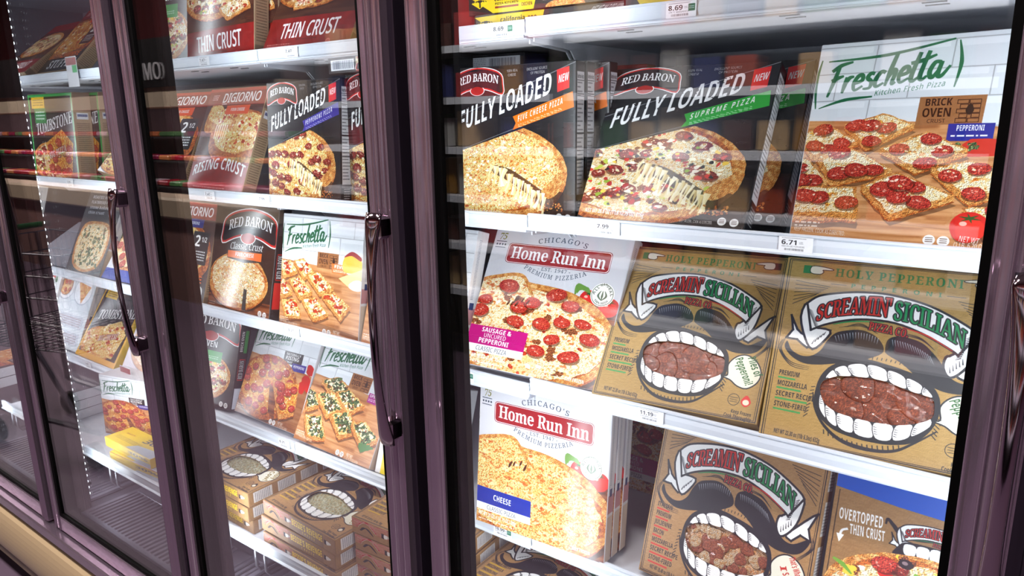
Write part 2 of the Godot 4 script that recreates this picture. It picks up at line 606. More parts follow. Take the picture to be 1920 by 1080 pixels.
func topping(kind: String, at: Callable, s: float, n: float, sq := 0.7) -> void:
	var w := func(a: String): return INK[a]
	match kind:
		"pep":
			bits(int(46 * n), at, 4 * s, 13 * s, [INK.cheddar, Color(0.85, 0.5, 0.2, 0.6), Color(1, 0.97, 0.85, 0.75)], 0.6)
			for p in spread(int(17 * n), at): slice_of_sausage(p, rng.randf_range(38, 50) * s, sq, INK.pep)
			bits(int(24 * n), at, 3 * s, 9 * s, [Color(1, 0.97, 0.88, 0.8), INK.mozz], 0.6)
		"pepdark":
			for p in spread(int(17 * n), at): slice_of_sausage(p, rng.randf_range(40, 54) * s, sq, INK.pepdark)
			bits(int(90 * n), at, 2 * s, 5 * s, [Color(1, 0.92, 0.75, 0.9), Color(0.98, 0.8, 0.5, 0.8)], 0.8)
			bits(int(30 * n), at, 8 * s, 22 * s, [INK.mozz, Color(1, 0.98, 0.86, 0.8)], 0.55)
		"sausage":
			for i in int(26 * n):
				var p: Vector2 = at.call()
				for k in 4:
					fill([blob(p + Vector2(rng.randf_range(-16, 16), rng.randf_range(-10, 10)) * s, 14 * s, 10 * s, 0, 0.4, 10)], INK.meat, rng.randi() % 512, rng.randi() % 512)
		"cheese":
			bits(int(40 * n), at, 14 * s, 40 * s, [Color(1, 0.93, 0.74, 0.4), Color(0.9, 0.68, 0.36, 0.35)], 0.5)
			bits(int(190 * n), at, 6 * s, 18 * s, [Color(0.72, 0.34, 0.12, 0.75), Color(0.76, 0.42, 0.16, 0.7), Color(0.66, 0.26, 0.08, 0.65), Color(0.84, 0.52, 0.24, 0.7)], 0.5)
			bits(int(80 * n), at, 3 * s, 7 * s, [Color(0.6, 0.2, 0.06, 0.7), Color(0.98, 0.9, 0.7, 0.6)], 0.6)
		"five":
			bits(int(90 * n), at, 10 * s, 28 * s, [INK.mozz, INK.cheese, Color(1, 0.96, 0.8, 0.45)], 0.5)
			bits(int(190 * n), at, 3 * s, 10 * s, [Color(0.8, 0.45, 0.12, 0.8), Color(0.66, 0.27, 0.07, 0.75), Color(0.95, 0.7, 0.3, 0.8), Color(0.45, 0.5, 0.2, 0.4)], 0.6)
			bits(int(60 * n), at, 4 * s, 12 * s, [Color(1, 1, 0.95, 0.85)], 0.5)
		"supreme":
			topping("pepdark", at, s, n * 0.85, sq)
			topping("sausage", at, s, n * 0.4)
			bits(int(46 * n), at, 9 * s, 20 * s, [Color(0.52, 0.62, 0.16), Color(0.7, 0.74, 0.28), Color(0.66, 0.1, 0.1), Color(0.8, 0.2, 0.16), Color(0.94, 0.78, 0.3)], 0.6)
			bits(int(30 * n), at, 8 * s, 24 * s, [INK.mozz, Color(1, 0.99, 0.9, 0.85)], 0.5)
			bits(int(14 * n), at, 8 * s, 14 * s, [Color(0.13, 0.1, 0.11)], 0.6)
		"spinach":
			bits(int(70 * n), at, 10 * s, 24 * s, [INK.greens], 0.7, 0.5)
			bits(int(50 * n), at, 7 * s, 17 * s, [Color(0.3, 0.2, 0.14), INK.meat, Color(0.9, 0.86, 0.7), INK.mozz], 0.6, 0.4)
			bits(int(90 * n), at, 4 * s, 12 * s, [INK.greens, Color(0.12, 0.22, 0.13), Color(0.93, 0.9, 0.78)], 0.7, 0.5)
		"melt":
			bits(int(60 * n), at, 10 * s, 26 * s, [INK.mozz, Color(1, 0.97, 0.9, 0.7), INK.sauce], 0.6)
			bits(int(60 * n), at, 4 * s, 12 * s, [Color(0.75, 0.25, 0.1, 0.7), Color(1, 1, 0.95, 0.8), INK.toast], 0.6)

func pizza(cx: float, cy: float, rx: float, ry: float, base: String, kind: String, s := 1.0, n := 1.0, thick := 30.0, crust := "crust") -> void:
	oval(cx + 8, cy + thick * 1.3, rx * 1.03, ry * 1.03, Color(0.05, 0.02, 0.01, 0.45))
	fill([blob(Vector2(cx, cy + thick), rx, ry, 0, 0.015, 44)], INK.toast)
	fill([blob(Vector2(cx, cy + thick * 0.4), rx * 1.005, ry * 1.005, 0, 0.015, 44)], INK[crust])
	fill([blob(Vector2(cx, cy), rx, ry, 0, 0.02, 44)], INK[crust], 90, 200)
	fill([blob(Vector2(cx, cy), rx * 0.915, ry * 0.91, 0, 0.05, 44)], INK.toast)
	fill([blob(Vector2(cx, cy), rx * 0.905, ry * 0.895, 0, 0.05, 44)], INK[base], 30, 60)
	for i in 46:                                                  # uneven browning and pools of cheese
		var w := rng.randf() * TAU
		var q := sqrt(rng.randf()) * 0.8
		fill([blob(Vector2(cx + cos(w) * rx * q, cy + sin(w) * ry * q), rng.randf_range(30, 90) * s, rng.randf_range(16, 46) * s, 0.1, 0.3, 14)], [Color(0.72, 0.4, 0.12, 0.16), Color(1, 0.95, 0.78, 0.2), Color(0.85, 0.55, 0.2, 0.16), Color(0.6, 0.2, 0.06, 0.12)][i % 4])
	for i in 26:                                                  # blistered rim
		var w := rng.randf() * TAU
		fill([blob(Vector2(cx + cos(w) * rx * 0.95, cy + sin(w) * ry * 0.95), rng.randf_range(8, 26), rng.randf_range(5, 12), 0.2, 0.3, 10)], [Color(0.5, 0.25, 0.08, 0.35), Color(1, 0.9, 0.7, 0.3)][i % 2])
		fill([blob(Vector2(cx + cos(w) * rx * 0.88, cy + sin(w) * ry * 0.87), rng.randf_range(8, 30), rng.randf_range(4, 10), 0.2, 0.3, 10)], [Color(0.6, 0.16, 0.06, 0.5), Color(0.8, 0.4, 0.15, 0.5)][i % 2])
	var at := func() -> Vector2:
		var w := rng.randf() * TAU
		var q := sqrt(rng.randf()) * 0.84
		return Vector2(cx + cos(w) * rx * q, cy + sin(w) * ry * q)
	topping(kind, at, s, n, clampf(ry / rx, 0.4, 1.0))

# a rectangular piece on a board: four corners, clockwise from the far left
func slab(q: Array, th: float, base: String, kind: String, s := 1.0, n := 0.3) -> void:
	var v := q.map(func(p): return Vector2(p[0], p[1]))
	var ring := PackedVector2Array()
	var mid: Vector2 = (v[0] + v[1] + v[2] + v[3]) / 4
	for i in 4:
		for k in 6:
			ring.append(v[i].lerp(v[(i + 1) % 4], k / 6.0) + Vector2(rng.randf_range(-4, 4), rng.randf_range(-4, 4)) * s)
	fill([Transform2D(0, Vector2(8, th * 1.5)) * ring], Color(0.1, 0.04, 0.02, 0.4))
	for k in 4:
		fill([Transform2D(0, Vector2(0, th * (1 - k / 4.0))) * ring], INK.crust if k else INK.toast, 40 * k, 9 * k)
	fill([ring], INK.crust, 77, 31)
	var inn := PackedVector2Array()
	for p in ring:
		inn.append(mid + (p - mid) * rng.randf_range(0.86, 0.94))
	fill([inn], INK[base], int(mid.x) % 512, int(mid.y) % 512)
	var at := func() -> Vector2: return v[0].lerp(v[1], rng.randf_range(0.1, 0.9)).lerp(v[3].lerp(v[2], rng.randf_range(0.1, 0.9)), rng.randf_range(0.1, 0.9))
	topping(kind, at, s, n, 0.62)

func tomato(x: float, y: float, r: float) -> void:
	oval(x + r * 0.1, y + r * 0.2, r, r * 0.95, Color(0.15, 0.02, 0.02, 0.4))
	fill([blob(Vector2(x, y), r, r * 0.95, 0, 0.03, 26)], Color(0.74, 0.11, 0.08))
	oval(x + r * 0.1, y + r * 0.15, r * 0.75, r * 0.7, Color(0.86, 0.2, 0.12, 0.6))
	oval(x - r * 0.3, y - r * 0.2, r * 0.2, r * 0.14, Color(1, 0.85, 0.8, 0.7))
	for k in 6:
		var w := TAU * k / 6 + 0.3
		stroke([[x, y - r * 0.55], [x + cos(w) * r * 0.6, y - r * 0.55 + sin(w) * r * 0.3]], r * 0.16, r * 0.12, 1, Color(0.13, 0.3, 0.1))

func mark(x: float, y: float, r: float, ink := WHITE, inner := Color(0.4, 0.3, 0.25)) -> void:
	oval(x, y, r, r * 0.97, ink)
	for k in 3:
		rect(x - r * 0.6, y - r * 0.5 + k * r * 0.36, x + r * 0.6, y - r * 0.36 + k * r * 0.36, inner)

# the brush-script word mark: strokes on an x-height of 1, baseline 0, y up
func script(x0: float, y0: float, x1: float, y1: float, h: float, ink) -> void:
	var e := [[[0.05, 0.5], [0.5, 0.62], [0.45, 0.95], [0.2, 0.93], [0.02, 0.5], [0.18, 0.06], [0.62, 0.25]]]
	var t := [[[0.3, 1.75], [0.16, 0.9], [0.1, 0.2], [0.25, 0.0], [0.5, 0.2]]]
	var gl := [
		[[[[0.42, 1.8], [0.3, 0.9], [0.12, -0.1]], [[0.0, 1.55], [0.5, 1.85], [1.2, 1.95]], [[0.12, 0.92], [0.5, 1.05], [0.85, 1.12]]], 0.98],
		[[[[0.12, 1.0], [0.08, 0.5], [0.04, 0.0]], [[0.08, 0.55], [0.28, 0.92], [0.55, 0.95]]], 0.62], [e, 0.68],
		[[[[0.52, 0.9], [0.28, 0.97], [0.14, 0.72], [0.42, 0.42], [0.4, 0.06], [0.0, 0.05]]], 0.62],
		[[[[0.55, 0.85], [0.28, 0.95], [0.04, 0.5], [0.16, 0.06], [0.58, 0.22]]], 0.64],
		[[[[0.32, 1.95], [0.16, 0.9], [0.06, 0.0]], [[0.1, 0.45], [0.34, 0.92], [0.5, 0.8], [0.44, 0.08], [0.64, 0.15]]], 0.74], [e, 0.66],
		[t, 0.5], [t + [[[-0.62, 1.15], [0.0, 1.2], [0.75, 1.42]]], 0.58],
		[[[[0.55, 0.9], [0.2, 0.94], [0.02, 0.42], [0.2, 0.02], [0.48, 0.4], [0.58, 0.95]], [[0.58, 0.95], [0.52, 0.15], [0.76, 0.06], [1.1, 0.6]]], 1.1]]
	var total := 0.0
	for g in gl:
		total += g[1]
	var d := Vector2(x1 - x0, y1 - y0)
	var x := 0.0
	for g in gl:
		for s in g[0]:
			var pts := []
			for p in s:
				pts.append(Vector2(x0, y0) + d * ((x + p[0] + p[1] * 0.12) / total) + Vector2(0, -p[1] * h))
			stroke(pts, h * 0.22, h * 0.26, h * 0.13, ink, 6)
		x += g[1]

# ------------------------------------------------------------------ the printed fronts
func plaque(x: float, y: float, w: float, h: float) -> void:      # red-edged arched plaque with the brand lettering
	var p := func(u, v): return [x + u * w, y + v * h]
	var c := loop([p.call(0.03, 0.34), p.call(0.2, 0.12), p.call(0.5, 0.0), p.call(0.8, 0.1), p.call(0.97, 0.3), p.call(1.0, 0.62), p.call(1.0, 0.97), p.call(0.8, 0.82), p.call(0.66, 0.74), p.call(0.5, 0.72), p.call(0.34, 0.75), p.call(0.2, 0.84), p.call(0.0, 1.0), p.call(0.0, 0.66)], 3)
	for k in [[0.035, WHITE], [0.022, Color(0.72, 0.13, 0.12)]]:
		for s in Geometry2D.offset_polygon(c, k[0] * w):
			fill([s], k[1])
	oval(x + 0.5 * w, y + 0.84 * h, 0.15 * w, 0.2 * h, WHITE)
	oval(x + 0.5 * w, y + 0.84 * h, 0.135 * w, 0.18 * h, Color(0.66, 0.12, 0.1))
	fill([c], Color(0.09, 0.09, 0.11))
	oval(x + 0.5 * w, y + 0.82 * h, 0.11 * w, 0.14 * h, Color(0.6, 0.1, 0.09))
	curved("RED BARON", "slab", [p.call(0.09, 0.66), p.call(0.5, 0.47), p.call(0.93, 0.62)], 0.31 * h, WHITE, 0.05, -0.03, true)

func art_loaded(ribbon: String, rc: Color, kind: String, base: String, px: int) -> ImageTexture:
	page(px, px, INK.night)
	rect(0, 880, 1000, 1000, Color(0.2, 0.12, 0.08, 0.6))
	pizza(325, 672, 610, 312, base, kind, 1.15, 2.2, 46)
	fill([loop([[330, 640], [480, 660], [640, 740], [760, 800], [880, 800], [990, 850], [960, 950], [800, 950], [740, 900], [640, 830], [470, 740], [350, 690]], 4)], Color(0.2, 0.1, 0.05, 0.8))
	fill([loop([[740, 800], [880, 690], [935, 640], [930, 720], [870, 812], [790, 850]], 3)], INK.crust)
	# the lifted slice with strings of cheese
	for k in 34:
		var a := Vector2(340 + k * 13, 632 + k * 6 + rng.randf_range(-26, 10))
		stroke([a, a + Vector2(rng.randf_range(-30, 0), 60), a + Vector2(rng.randf_range(-50, 0), 118)], rng.randf_range(14, 40), rng.randf_range(4, 16), rng.randf_range(12, 36), [Color(0.93, 0.86, 0.66, 0.9), Color(0.88, 0.76, 0.5, 0.8), Color(0.97, 0.93, 0.8, 0.9)][k % 3])
	poly([[-5, 330], [1005, 0], [1005, 290], [-5, 560]], Color(0.1, 0.1, 0.12))
	line(0, 330, 1000, 5, 5, Color(0.45, 0.45, 0.47))
	line(0, 555, 560, 390, 4, Color(0.4, 0.4, 0.42))
	poly([[0, 0], [1000, 0], [0, 326]], INK.night)
	text("FULLY LOADED", "bold", 45, 415, 822, 186, 128, WHITE, 0.1, 0.0, true)
	for i in 60:                                                  # worn lettering
		var p := Vector2(rng.randf_range(60, 800), 0)
		p.y = lerpf(400, 180, p.x / 800) - rng.randf_range(0, 110)
		fill([blob(p, rng.randf_range(2, 7), rng.randf_range(3, 9), 0, 0.6, 7)], Color(0.1, 0.1, 0.12))
	poly([[517, 322], [980, 180], [990, 275], [515, 408], [540, 365]], rc)
	text(ribbon, "bold", 555, 357, 905, 252, 36, WHITE, 0.1, 0.22, true)
	scribble(560, 372, 900, 392, 2, Color(1, 1, 1, 0.5), -100)
	poly([[862, 46], [955, 28], [955, 158], [866, 182]], Color(0.82, 0.16, 0.16))
	text("NEW", "bold", 872, 128, 948, 110, 46, WHITE, 0.1, 0, true)
	plaque(12, 10, 418, 165)
	text("100% REAL", "sans", 470, 42, 560, 40, 16, Color(0.7, 0.7, 0.7))
	text("CHEESE", "sans", 480, 68, 545, 66, 16, Color(0.7, 0.7, 0.7))
	text("EXCELLENT SOURCE", "sans", 630, 40, 790, 34, 16, Color(0.7, 0.7, 0.7))
	text("OF PROTEIN", "sans", 660, 64, 770, 60, 16, Color(0.7, 0.7, 0.7))
	text("NET WT 28.8 OZ (1 LB 12.79 OZ) 816g", "bold", 40, 965, 425, 975, 26, Color(0.85, 0.85, 0.85))
	text("KEEP FROZEN. COOK AS DIRECTED.", "sans", 640, 985, 830, 985, 16, WHITE)
	mark(878, 965, 24)
	mark(945, 968, 24)
	for i in 12:
		bits(3, func(): return Vector2(rng.randf_range(760, 900), rng.randf_range(880, 930)), 4, 9, [INK.crust, INK.toast])
	return printed()

func tiles() -> void:
	rect(0, 0, 1000, 520, Color(0.8, 0.82, 0.84))
	for r in 4:
		line(0, 20 + r * 140, 1000, 24 + r * 140, 5, Color(0.6, 0.61, 0.62))
		for k in 5:
			var x := k * 320 - 60 + (r % 2) * 160
			line(x, 20 + r * 140, x - 4, 160 + r * 140, 5, Color(0.6, 0.61, 0.62))
			rect(x + 8, 30 + r * 140, x + 300, 60 + r * 140, Color(1, 1, 1, 0.25))

func brush_logo(s := 1.0) -> void:
	var g := Color(0.09, 0.36, 0.22)
	script(56, 272, 566, 200, 80, g)
	stroke([[45, 92], [307, 78], [576, 22]], 7, 16, 9, g)
	stroke([[33, 337], [147, 298], [268, 286]], 4, 17, 8, g)
	stroke([[14, 82], [2, 200], [18, 338]], 5, 16, 5, g)
	stroke([[594, 30], [612, 140], [598, 258]], 5, 17, 5, g)
	text("Kitchen Fresh Pizza", "sans", 274, 284, 562, 250, 27, g, 0.25, 0.06)

func oven_sign(x: float, y: float, dark := false) -> void:
	if dark:
		poly([[x, y], [x + 285, y - 6], [x + 290, y + 110], [x + 10, y + 112]], Color(0.13, 0.12, 0.13))
		text("NATURALLY", "bold", x + 30, y + 34, x + 250, y + 28, 24, WHITE)
		text("RISING", "bold", x + 30, y + 76, x + 240, y + 70, 36, WHITE)
		text("CRUST", "bold", x + 50, y + 104, x + 150, y + 102, 18, WHITE)
		return
	poly([[x, y], [x + 258, y], [x + 252, y + 136], [x - 4, y + 136]], INK.kraft)
	poly([[x, y], [x + 258, y], [x + 252, y + 136], [x - 4, y + 136]], Color(0.55, 0.3, 0.16, 0.5))
	text("BRICK", "bold", x + 22, y + 44, x + 130, y + 44, 34, Color(0.2, 0.09, 0.05))
	text("OVEN", "bold", x + 16, y + 98, x + 132, y + 98, 42, Color(0.2, 0.09, 0.05))
	text("CRUST", "sans", x + 40, y + 126, x + 112, y + 126, 18, Color(0.2, 0.09, 0.05))
	for r in 5:
		for k in 2:
			outline(PackedVector2Array([Vector2(x + 150 + k * 46 + (r % 2) * 12, y + 20 + r * 22), Vector2(x + 192 + k * 46, y + 20 + r * 22), Vector2(x + 192 + k * 46, y + 38 + r * 22), Vector2(x + 150 + k * 46 + (r % 2) * 12, y + 38 + r * 22)]), 3, Color(0.25, 0.12, 0.06))
	fill([loop([[x + 200, y + 38], [x + 216, y + 70], [x + 200, y + 92], [x + 184, y + 70]], 4)], Color(0.2, 0.12, 0.08))

func art_board(kind: String, px: int, tag: String, tag_ink: Color) -> ImageTexture:   # pizza squares on a wooden board before white tiles
	page(px, px, Color(0.8, 0.82, 0.84))
	tiles()
	fill([PackedVector2Array([Vector2(-5, 400), Vector2(480, 418), Vector2(1005, 470), Vector2(1005, 1005), Vector2(-5, 1005)])], INK.wood)
	for k in 3:
		line(-5, 560 + k * 160, 1005, 600 + k * 170, 3, Color(0.4, 0.24, 0.13, 0.35))
	brush_logo()
	if kind == "rising":
		oven_sign(525, 305, true)
		poly([[684, 398], [890, 392], [890, 462], [684, 470]], Color(0.18, 0.15, 0.5))
		text("PEPPERONI", "bold", 706, 438, 868, 434, 24, WHITE)
		poly([[0, 700], [1005, 560], [1005, 1005], [0, 1005]], Color(0.2, 0.06, 0.03, 0.35))
		for p in [[960, 420], [930, 520], [985, 560], [900, 590]]:
			fill([blob(Vector2(p[0], p[1]), 60, 50, 0.4, 0.15, 16)], Color(0.7, 0.13, 0.09))
		pizza(380, 660, 460, 290, "cheddar", "pep", 1.25, 1.4, 40, "toast")
		poly([[430, 640], [560, 690], [640, 960], [520, 900]], INK.darkwood)
		slab([[470, 600], [860, 560], [900, 820], [700, 900]], 40, "cheddar", "pep", 1.3, 0.5)
	else:
		oven_sign(472, 300)
		if not kind in ["spinach", "veggie"]:
			poly([[600, 432], [775, 432], [773, 512], [600, 514]] if kind == "pep" else [[648, 382], [833, 386], [830, 465], [655, 463]], tag_ink)
			if kind == "pep":
				text(tag, "bold", 632, 466, 738, 466, 26, WHITE)
				scribble(615, 484, 760, 498, 1, WHITE)
			else:
				text(tag, "bold", 680, 418, 800, 420, 26, WHITE)
				scribble(670, 432, 815, 454, 2, Color(1, 1, 1, 0.8))
		else:
			poly([[740, 420], [860, 424], [856, 506], [738, 500]] if kind == "spinach" else [[-30, 430], [78, 434], [74, 516], [-30, 510]], tag_ink)
			var tx := 750 if kind == "spinach" else -28
			text(tag, "bold", tx + 2, 452, tx + 98, 454, 24, WHITE)
			scribble(tx, 466, tx + 95, 490, 2, Color(1, 1, 1, 0.8))
		match kind:
			"pep":
				fill([blob(Vector2(760, 545), 130, 40, -0.1, 0.2, 16)], Color(0.74, 0.18, 0.12))
				bits(14, func(): return Vector2(rng.randf_range(610, 720), rng.randf_range(525, 560)), 6, 12, [INK.greens])
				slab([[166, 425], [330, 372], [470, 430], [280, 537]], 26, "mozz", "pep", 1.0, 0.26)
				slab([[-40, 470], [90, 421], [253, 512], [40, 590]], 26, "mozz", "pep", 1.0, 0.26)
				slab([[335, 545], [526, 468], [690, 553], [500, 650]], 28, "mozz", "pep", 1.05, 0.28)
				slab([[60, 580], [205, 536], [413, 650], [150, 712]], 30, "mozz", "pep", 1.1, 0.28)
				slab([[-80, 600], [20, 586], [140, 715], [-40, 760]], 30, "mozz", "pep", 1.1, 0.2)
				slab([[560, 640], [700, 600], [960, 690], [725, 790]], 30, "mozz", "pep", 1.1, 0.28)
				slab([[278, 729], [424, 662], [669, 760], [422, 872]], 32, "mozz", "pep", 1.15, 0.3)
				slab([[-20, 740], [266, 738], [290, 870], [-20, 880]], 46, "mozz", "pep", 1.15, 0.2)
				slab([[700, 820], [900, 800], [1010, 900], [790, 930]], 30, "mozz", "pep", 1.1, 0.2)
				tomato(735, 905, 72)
			"cheese":
				fill([loop([[790, 330], [900, 270], [985, 320], [990, 420], [800, 440]], 4)], Color(0.9, 0.7, 0.22))
				fill([loop([[790, 320], [880, 265], [985, 305], [980, 335], [880, 300]], 4)], Color(0.55, 0.1, 0.13))
				poly([[740, 500], [1005, 400], [1005, 490], [880, 570]], Color(0.93, 0.84, 0.56))
				fill([blob(Vector2(950, 540), 80, 50, 0, 0.2, 14)], Color(0.92, 0.93, 0.93))
				for q in [[[-60, 420], [120, 400], [230, 490], [30, 560]], [[170, 400], [290, 374], [440, 470], [310, 545]], [[340, 510], [500, 470], [690, 590], [520, 660]], [[110, 570], [260, 530], [430, 650], [270, 730]], [[-90, 590], [40, 570], [170, 690], [-30, 750]], [[540, 660], [700, 620], [890, 720], [780, 840]], [[290, 730], [470, 690], [640, 820], [450, 890]], [[10, 760], [220, 740], [300, 880], [90, 920]]]:
					slab(q, 30, "cheese", "melt", 1.2, 0.45)
				stroke([[0, 960], [400, 930], [1000, 970]], 30, 50, 30, Color(0.3, 0.16, 0.08, 0.4))
			"spinach":
				for q in [[[110, 440], [330, 370], [500, 440], [300, 530]], [[330, 500], [520, 450], [740, 540], [560, 640]], [[100, 570], [320, 500], [500, 620], [330, 720]], [[-40, 560], [60, 540], [200, 660], [40, 730]], [[360, 690], [560, 620], [790, 740], [560, 850]], [[640, 700], [800, 650], [1000, 760], [850, 860]], [[40, 770], [260, 730], [400, 900], [180, 950]]]:
					slab(q, 34, "cheese", "spinach", 1.35, 0.5)
				for k in 5:
					stroke([[850, 900], [820 + k * 25, 850], [800 + k * 45, 800 + absf(k - 2) * 20]], 8, 40, 2, Color(0.26, 0.44, 0.22))
			"veggie":
				for k in 6:
					oval(150 + k * 30, 520 + (k % 3) * 40, 50, 36, Color(0.72, 0.66, 0.6))
					oval(150 + k * 30, 512 + (k % 3) * 40, 40, 22, Color(0.86, 0.82, 0.76))
				pizza(300, 780, 420, 200, "mozz", "supreme", 1.2, 1.0)
	text("KEEP FROZEN. COOK AS DIRECTED.", "sans", 15, 966, 250, 978, 20, WHITE)
	scribble(15, 915, 130, 950, 2, Color(1, 1, 1, 0.6))
	mark(595, 972, 24)
	mark(650, 974, 24)
	text("NET WT", "sans", 705, 968, 780, 976, 24, WHITE)
	text("(1 LB. 6.20 OZ.) 630g", "sans", 690, 996, 860, 1000, 22, WHITE)
	return printed()

func art_tavern(kind: String, px: int, lines: Array, band: Color, net: String) -> ImageTexture:   # white front with the red name plate
	page(px, px, Color(0.74, 0.74, 0.76))
	poly([[0, 0], [1000, 0], [1000, 480], [0, 420]], Color(0.76, 0.76, 0.78))
	fill([PackedVector2Array([Vector2(150, 352), Vector2(1005, 470), Vector2(1005, 640), Vector2(140, 560)])], INK.darkwood)
	fill([PackedVector2Array([Vector2(150, 352), Vector2(1005, 470), Vector2(1005, 490), Vector2(150, 372)])], INK.wood)
	poly([[0, 700], [1005, 700], [1005, 1005], [0, 1005]], INK.darkwood)
	tomato(795, 440, 62)
	tomato(940, 480, 66)
	tomato(900, 380, 40)
	for k in 4:
		stroke([[800, 400], [770 - k * 20, 380 - k * 6], [730 - k * 10, 370 + k * 22]], 6, 34, 3, Color(0.36, 0.52, 0.2))
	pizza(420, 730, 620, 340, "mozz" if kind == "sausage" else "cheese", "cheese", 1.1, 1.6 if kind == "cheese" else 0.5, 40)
	var at := func() -> Vector2:
		var w := rng.randf() * TAU
		var q := sqrt(rng.randf()) * 0.86
		return Vector2(420 + cos(w) * 600 * q, 730 + sin(w) * 320 * q)
	# the wedge being lifted at the left
	fill([loop([[-40, 420], [120, 352], [290, 330], [380, 420], [420, 510], [250, 560], [-40, 620]], 4)], INK.crust)
	fill([loop([[-40, 450], [120, 378], [280, 352], [360, 430], [400, 510], [250, 590], [-40, 660]], 4)], INK.mozz if kind == "sausage" else INK.cheese)
	topping("cheese", func(): return Vector2(rng.randf_range(-20, 360), rng.randf_range(400, 580)), 1.0, 0.35)
	if kind == "sausage":
		topping("sausage", at, 1.5, 0.9)
		topping("melt", at, 1.0, 0.5)
		for p in [[215, 425], [575, 445], [690, 505], [330, 560], [60, 540], [420, 520], [800, 610], [520, 650], [330, 660], [870, 700], [620, 740], [530, 830], [760, 830], [40, 620], [660, 620]]:
			slice_of_sausage(Vector2(p[0], p[1]), rng.randf_range(58, 76), rng.randf_range(0.52, 0.66), INK.pep)
	for k in 8:
		fill([blob(Vector2(300 + rng.randf_range(-60, 110), 520 + rng.randf_range(-20, 26)), 7, 22, 0.5, 0.2, 9)], Color(0.28, 0.12, 0.05))
	line(130, 660, 900, 640, 3, Color(0.7, 0.45, 0.2, 0.4))
	if kind == "cheese":
		line(420, 920, 800, 590, 4, Color(0.66, 0.36, 0.14, 0.6))
	var ink := Color(0.17, 0.22, 0.28)
	rrect(126, 118, 886, 262, 26, Color(0.46, 0.08, 0.1))
	rrect(130, 122, 882, 258, 24, Color(0.95, 0.92, 0.92))
	rrect(134, 126, 878, 254, 22, Color(0.55, 0.1, 0.12))
	text("Home Run Inn", "slab", 158, 226, 856, 236, 84, WHITE, 0, -0.02)
	curved("CHICAGO'S", "serif", [[345, 108], [520, 84], [700, 112]], 34, ink, 0, 0.14)
	text("- EST. 1947 -", "serif", 390, 292, 630, 294, 24, ink, 0, 0.06)
	curved("PREMIUM PIZZERIA", "serif", [[285, 288], [520, 346], [745, 288]], 30, ink, 0, 0.14)
	text("75", "slab", 30, 100, 92, 96, 48, Color(0.42, 0.42, 0.1), 0.2)
	for k in 2:
		line(18, 112 + k * 44, 100, 112 + k * 44, 5, ink)
	for k in 4:
		oval(28 + k * 22, 134, 7, 7, ink)
	oval(880, 402, 78, 78, Color(0.92, 0.92, 0.88))
	outline(blob(Vector2(880, 402), 70, 70, 0, 0, 26), 4, Color(0.35, 0.4, 0.34))
	curved("ALL NATURAL", "bold", [[826, 408], [880, 342], [934, 408]], 17, Color(0.35, 0.38, 0.34), 0, 0.1)
	curved("100% FRESH", "bold", [[832, 440], [880, 466], [928, 440]], 14, Color(0.35, 0.38, 0.34))
	for k in [-1, 0, 1]:
		stroke([[880, 440], [880 + k * 26, 410], [880 + k * 12, 376]], 3, 14, 2, Color(0.35, 0.42, 0.34))
	rect(0, 742 if kind == "cheese" else 726, 448, 858, band)
	rect(0, 856, 448, 908, WHITE)
	if lines.size() == 1:
		text(lines[0], "bold", 140, 818, 290, 820, 40, WHITE)
	else:
		text(lines[0], "bold", 100, 766, 330, 768, 30, WHITE)
		text(lines[1], "sans", 125, 802, 300, 804, 28, WHITE)
		text(lines[2], "bold", 92, 842, 330, 844, 32, WHITE)
	text("CLASSIC PIZZA", "sans", 88, 896, 330, 898, 30, Color(0.2, 0.24, 0.3))
	text(net, "bold", 16, 946, 330, 950, 26, WHITE, 0.15)
	scribble(20, 968, 330, 984, 1, Color(1, 1, 1, 0.7))
	text("KEEP FROZEN", "bold", 770, 975, 900, 975, 22, WHITE)
	return printed()

const MOUTH := [[256, 700], [262, 660], [284, 640], [330, 618], [393, 608], [472, 603], [553, 610], [636, 634], [700, 646], [744, 656], [756, 700], [748, 752], [682, 792], [602, 814], [507, 818], [427, 814], [344, 800], [285, 765]]

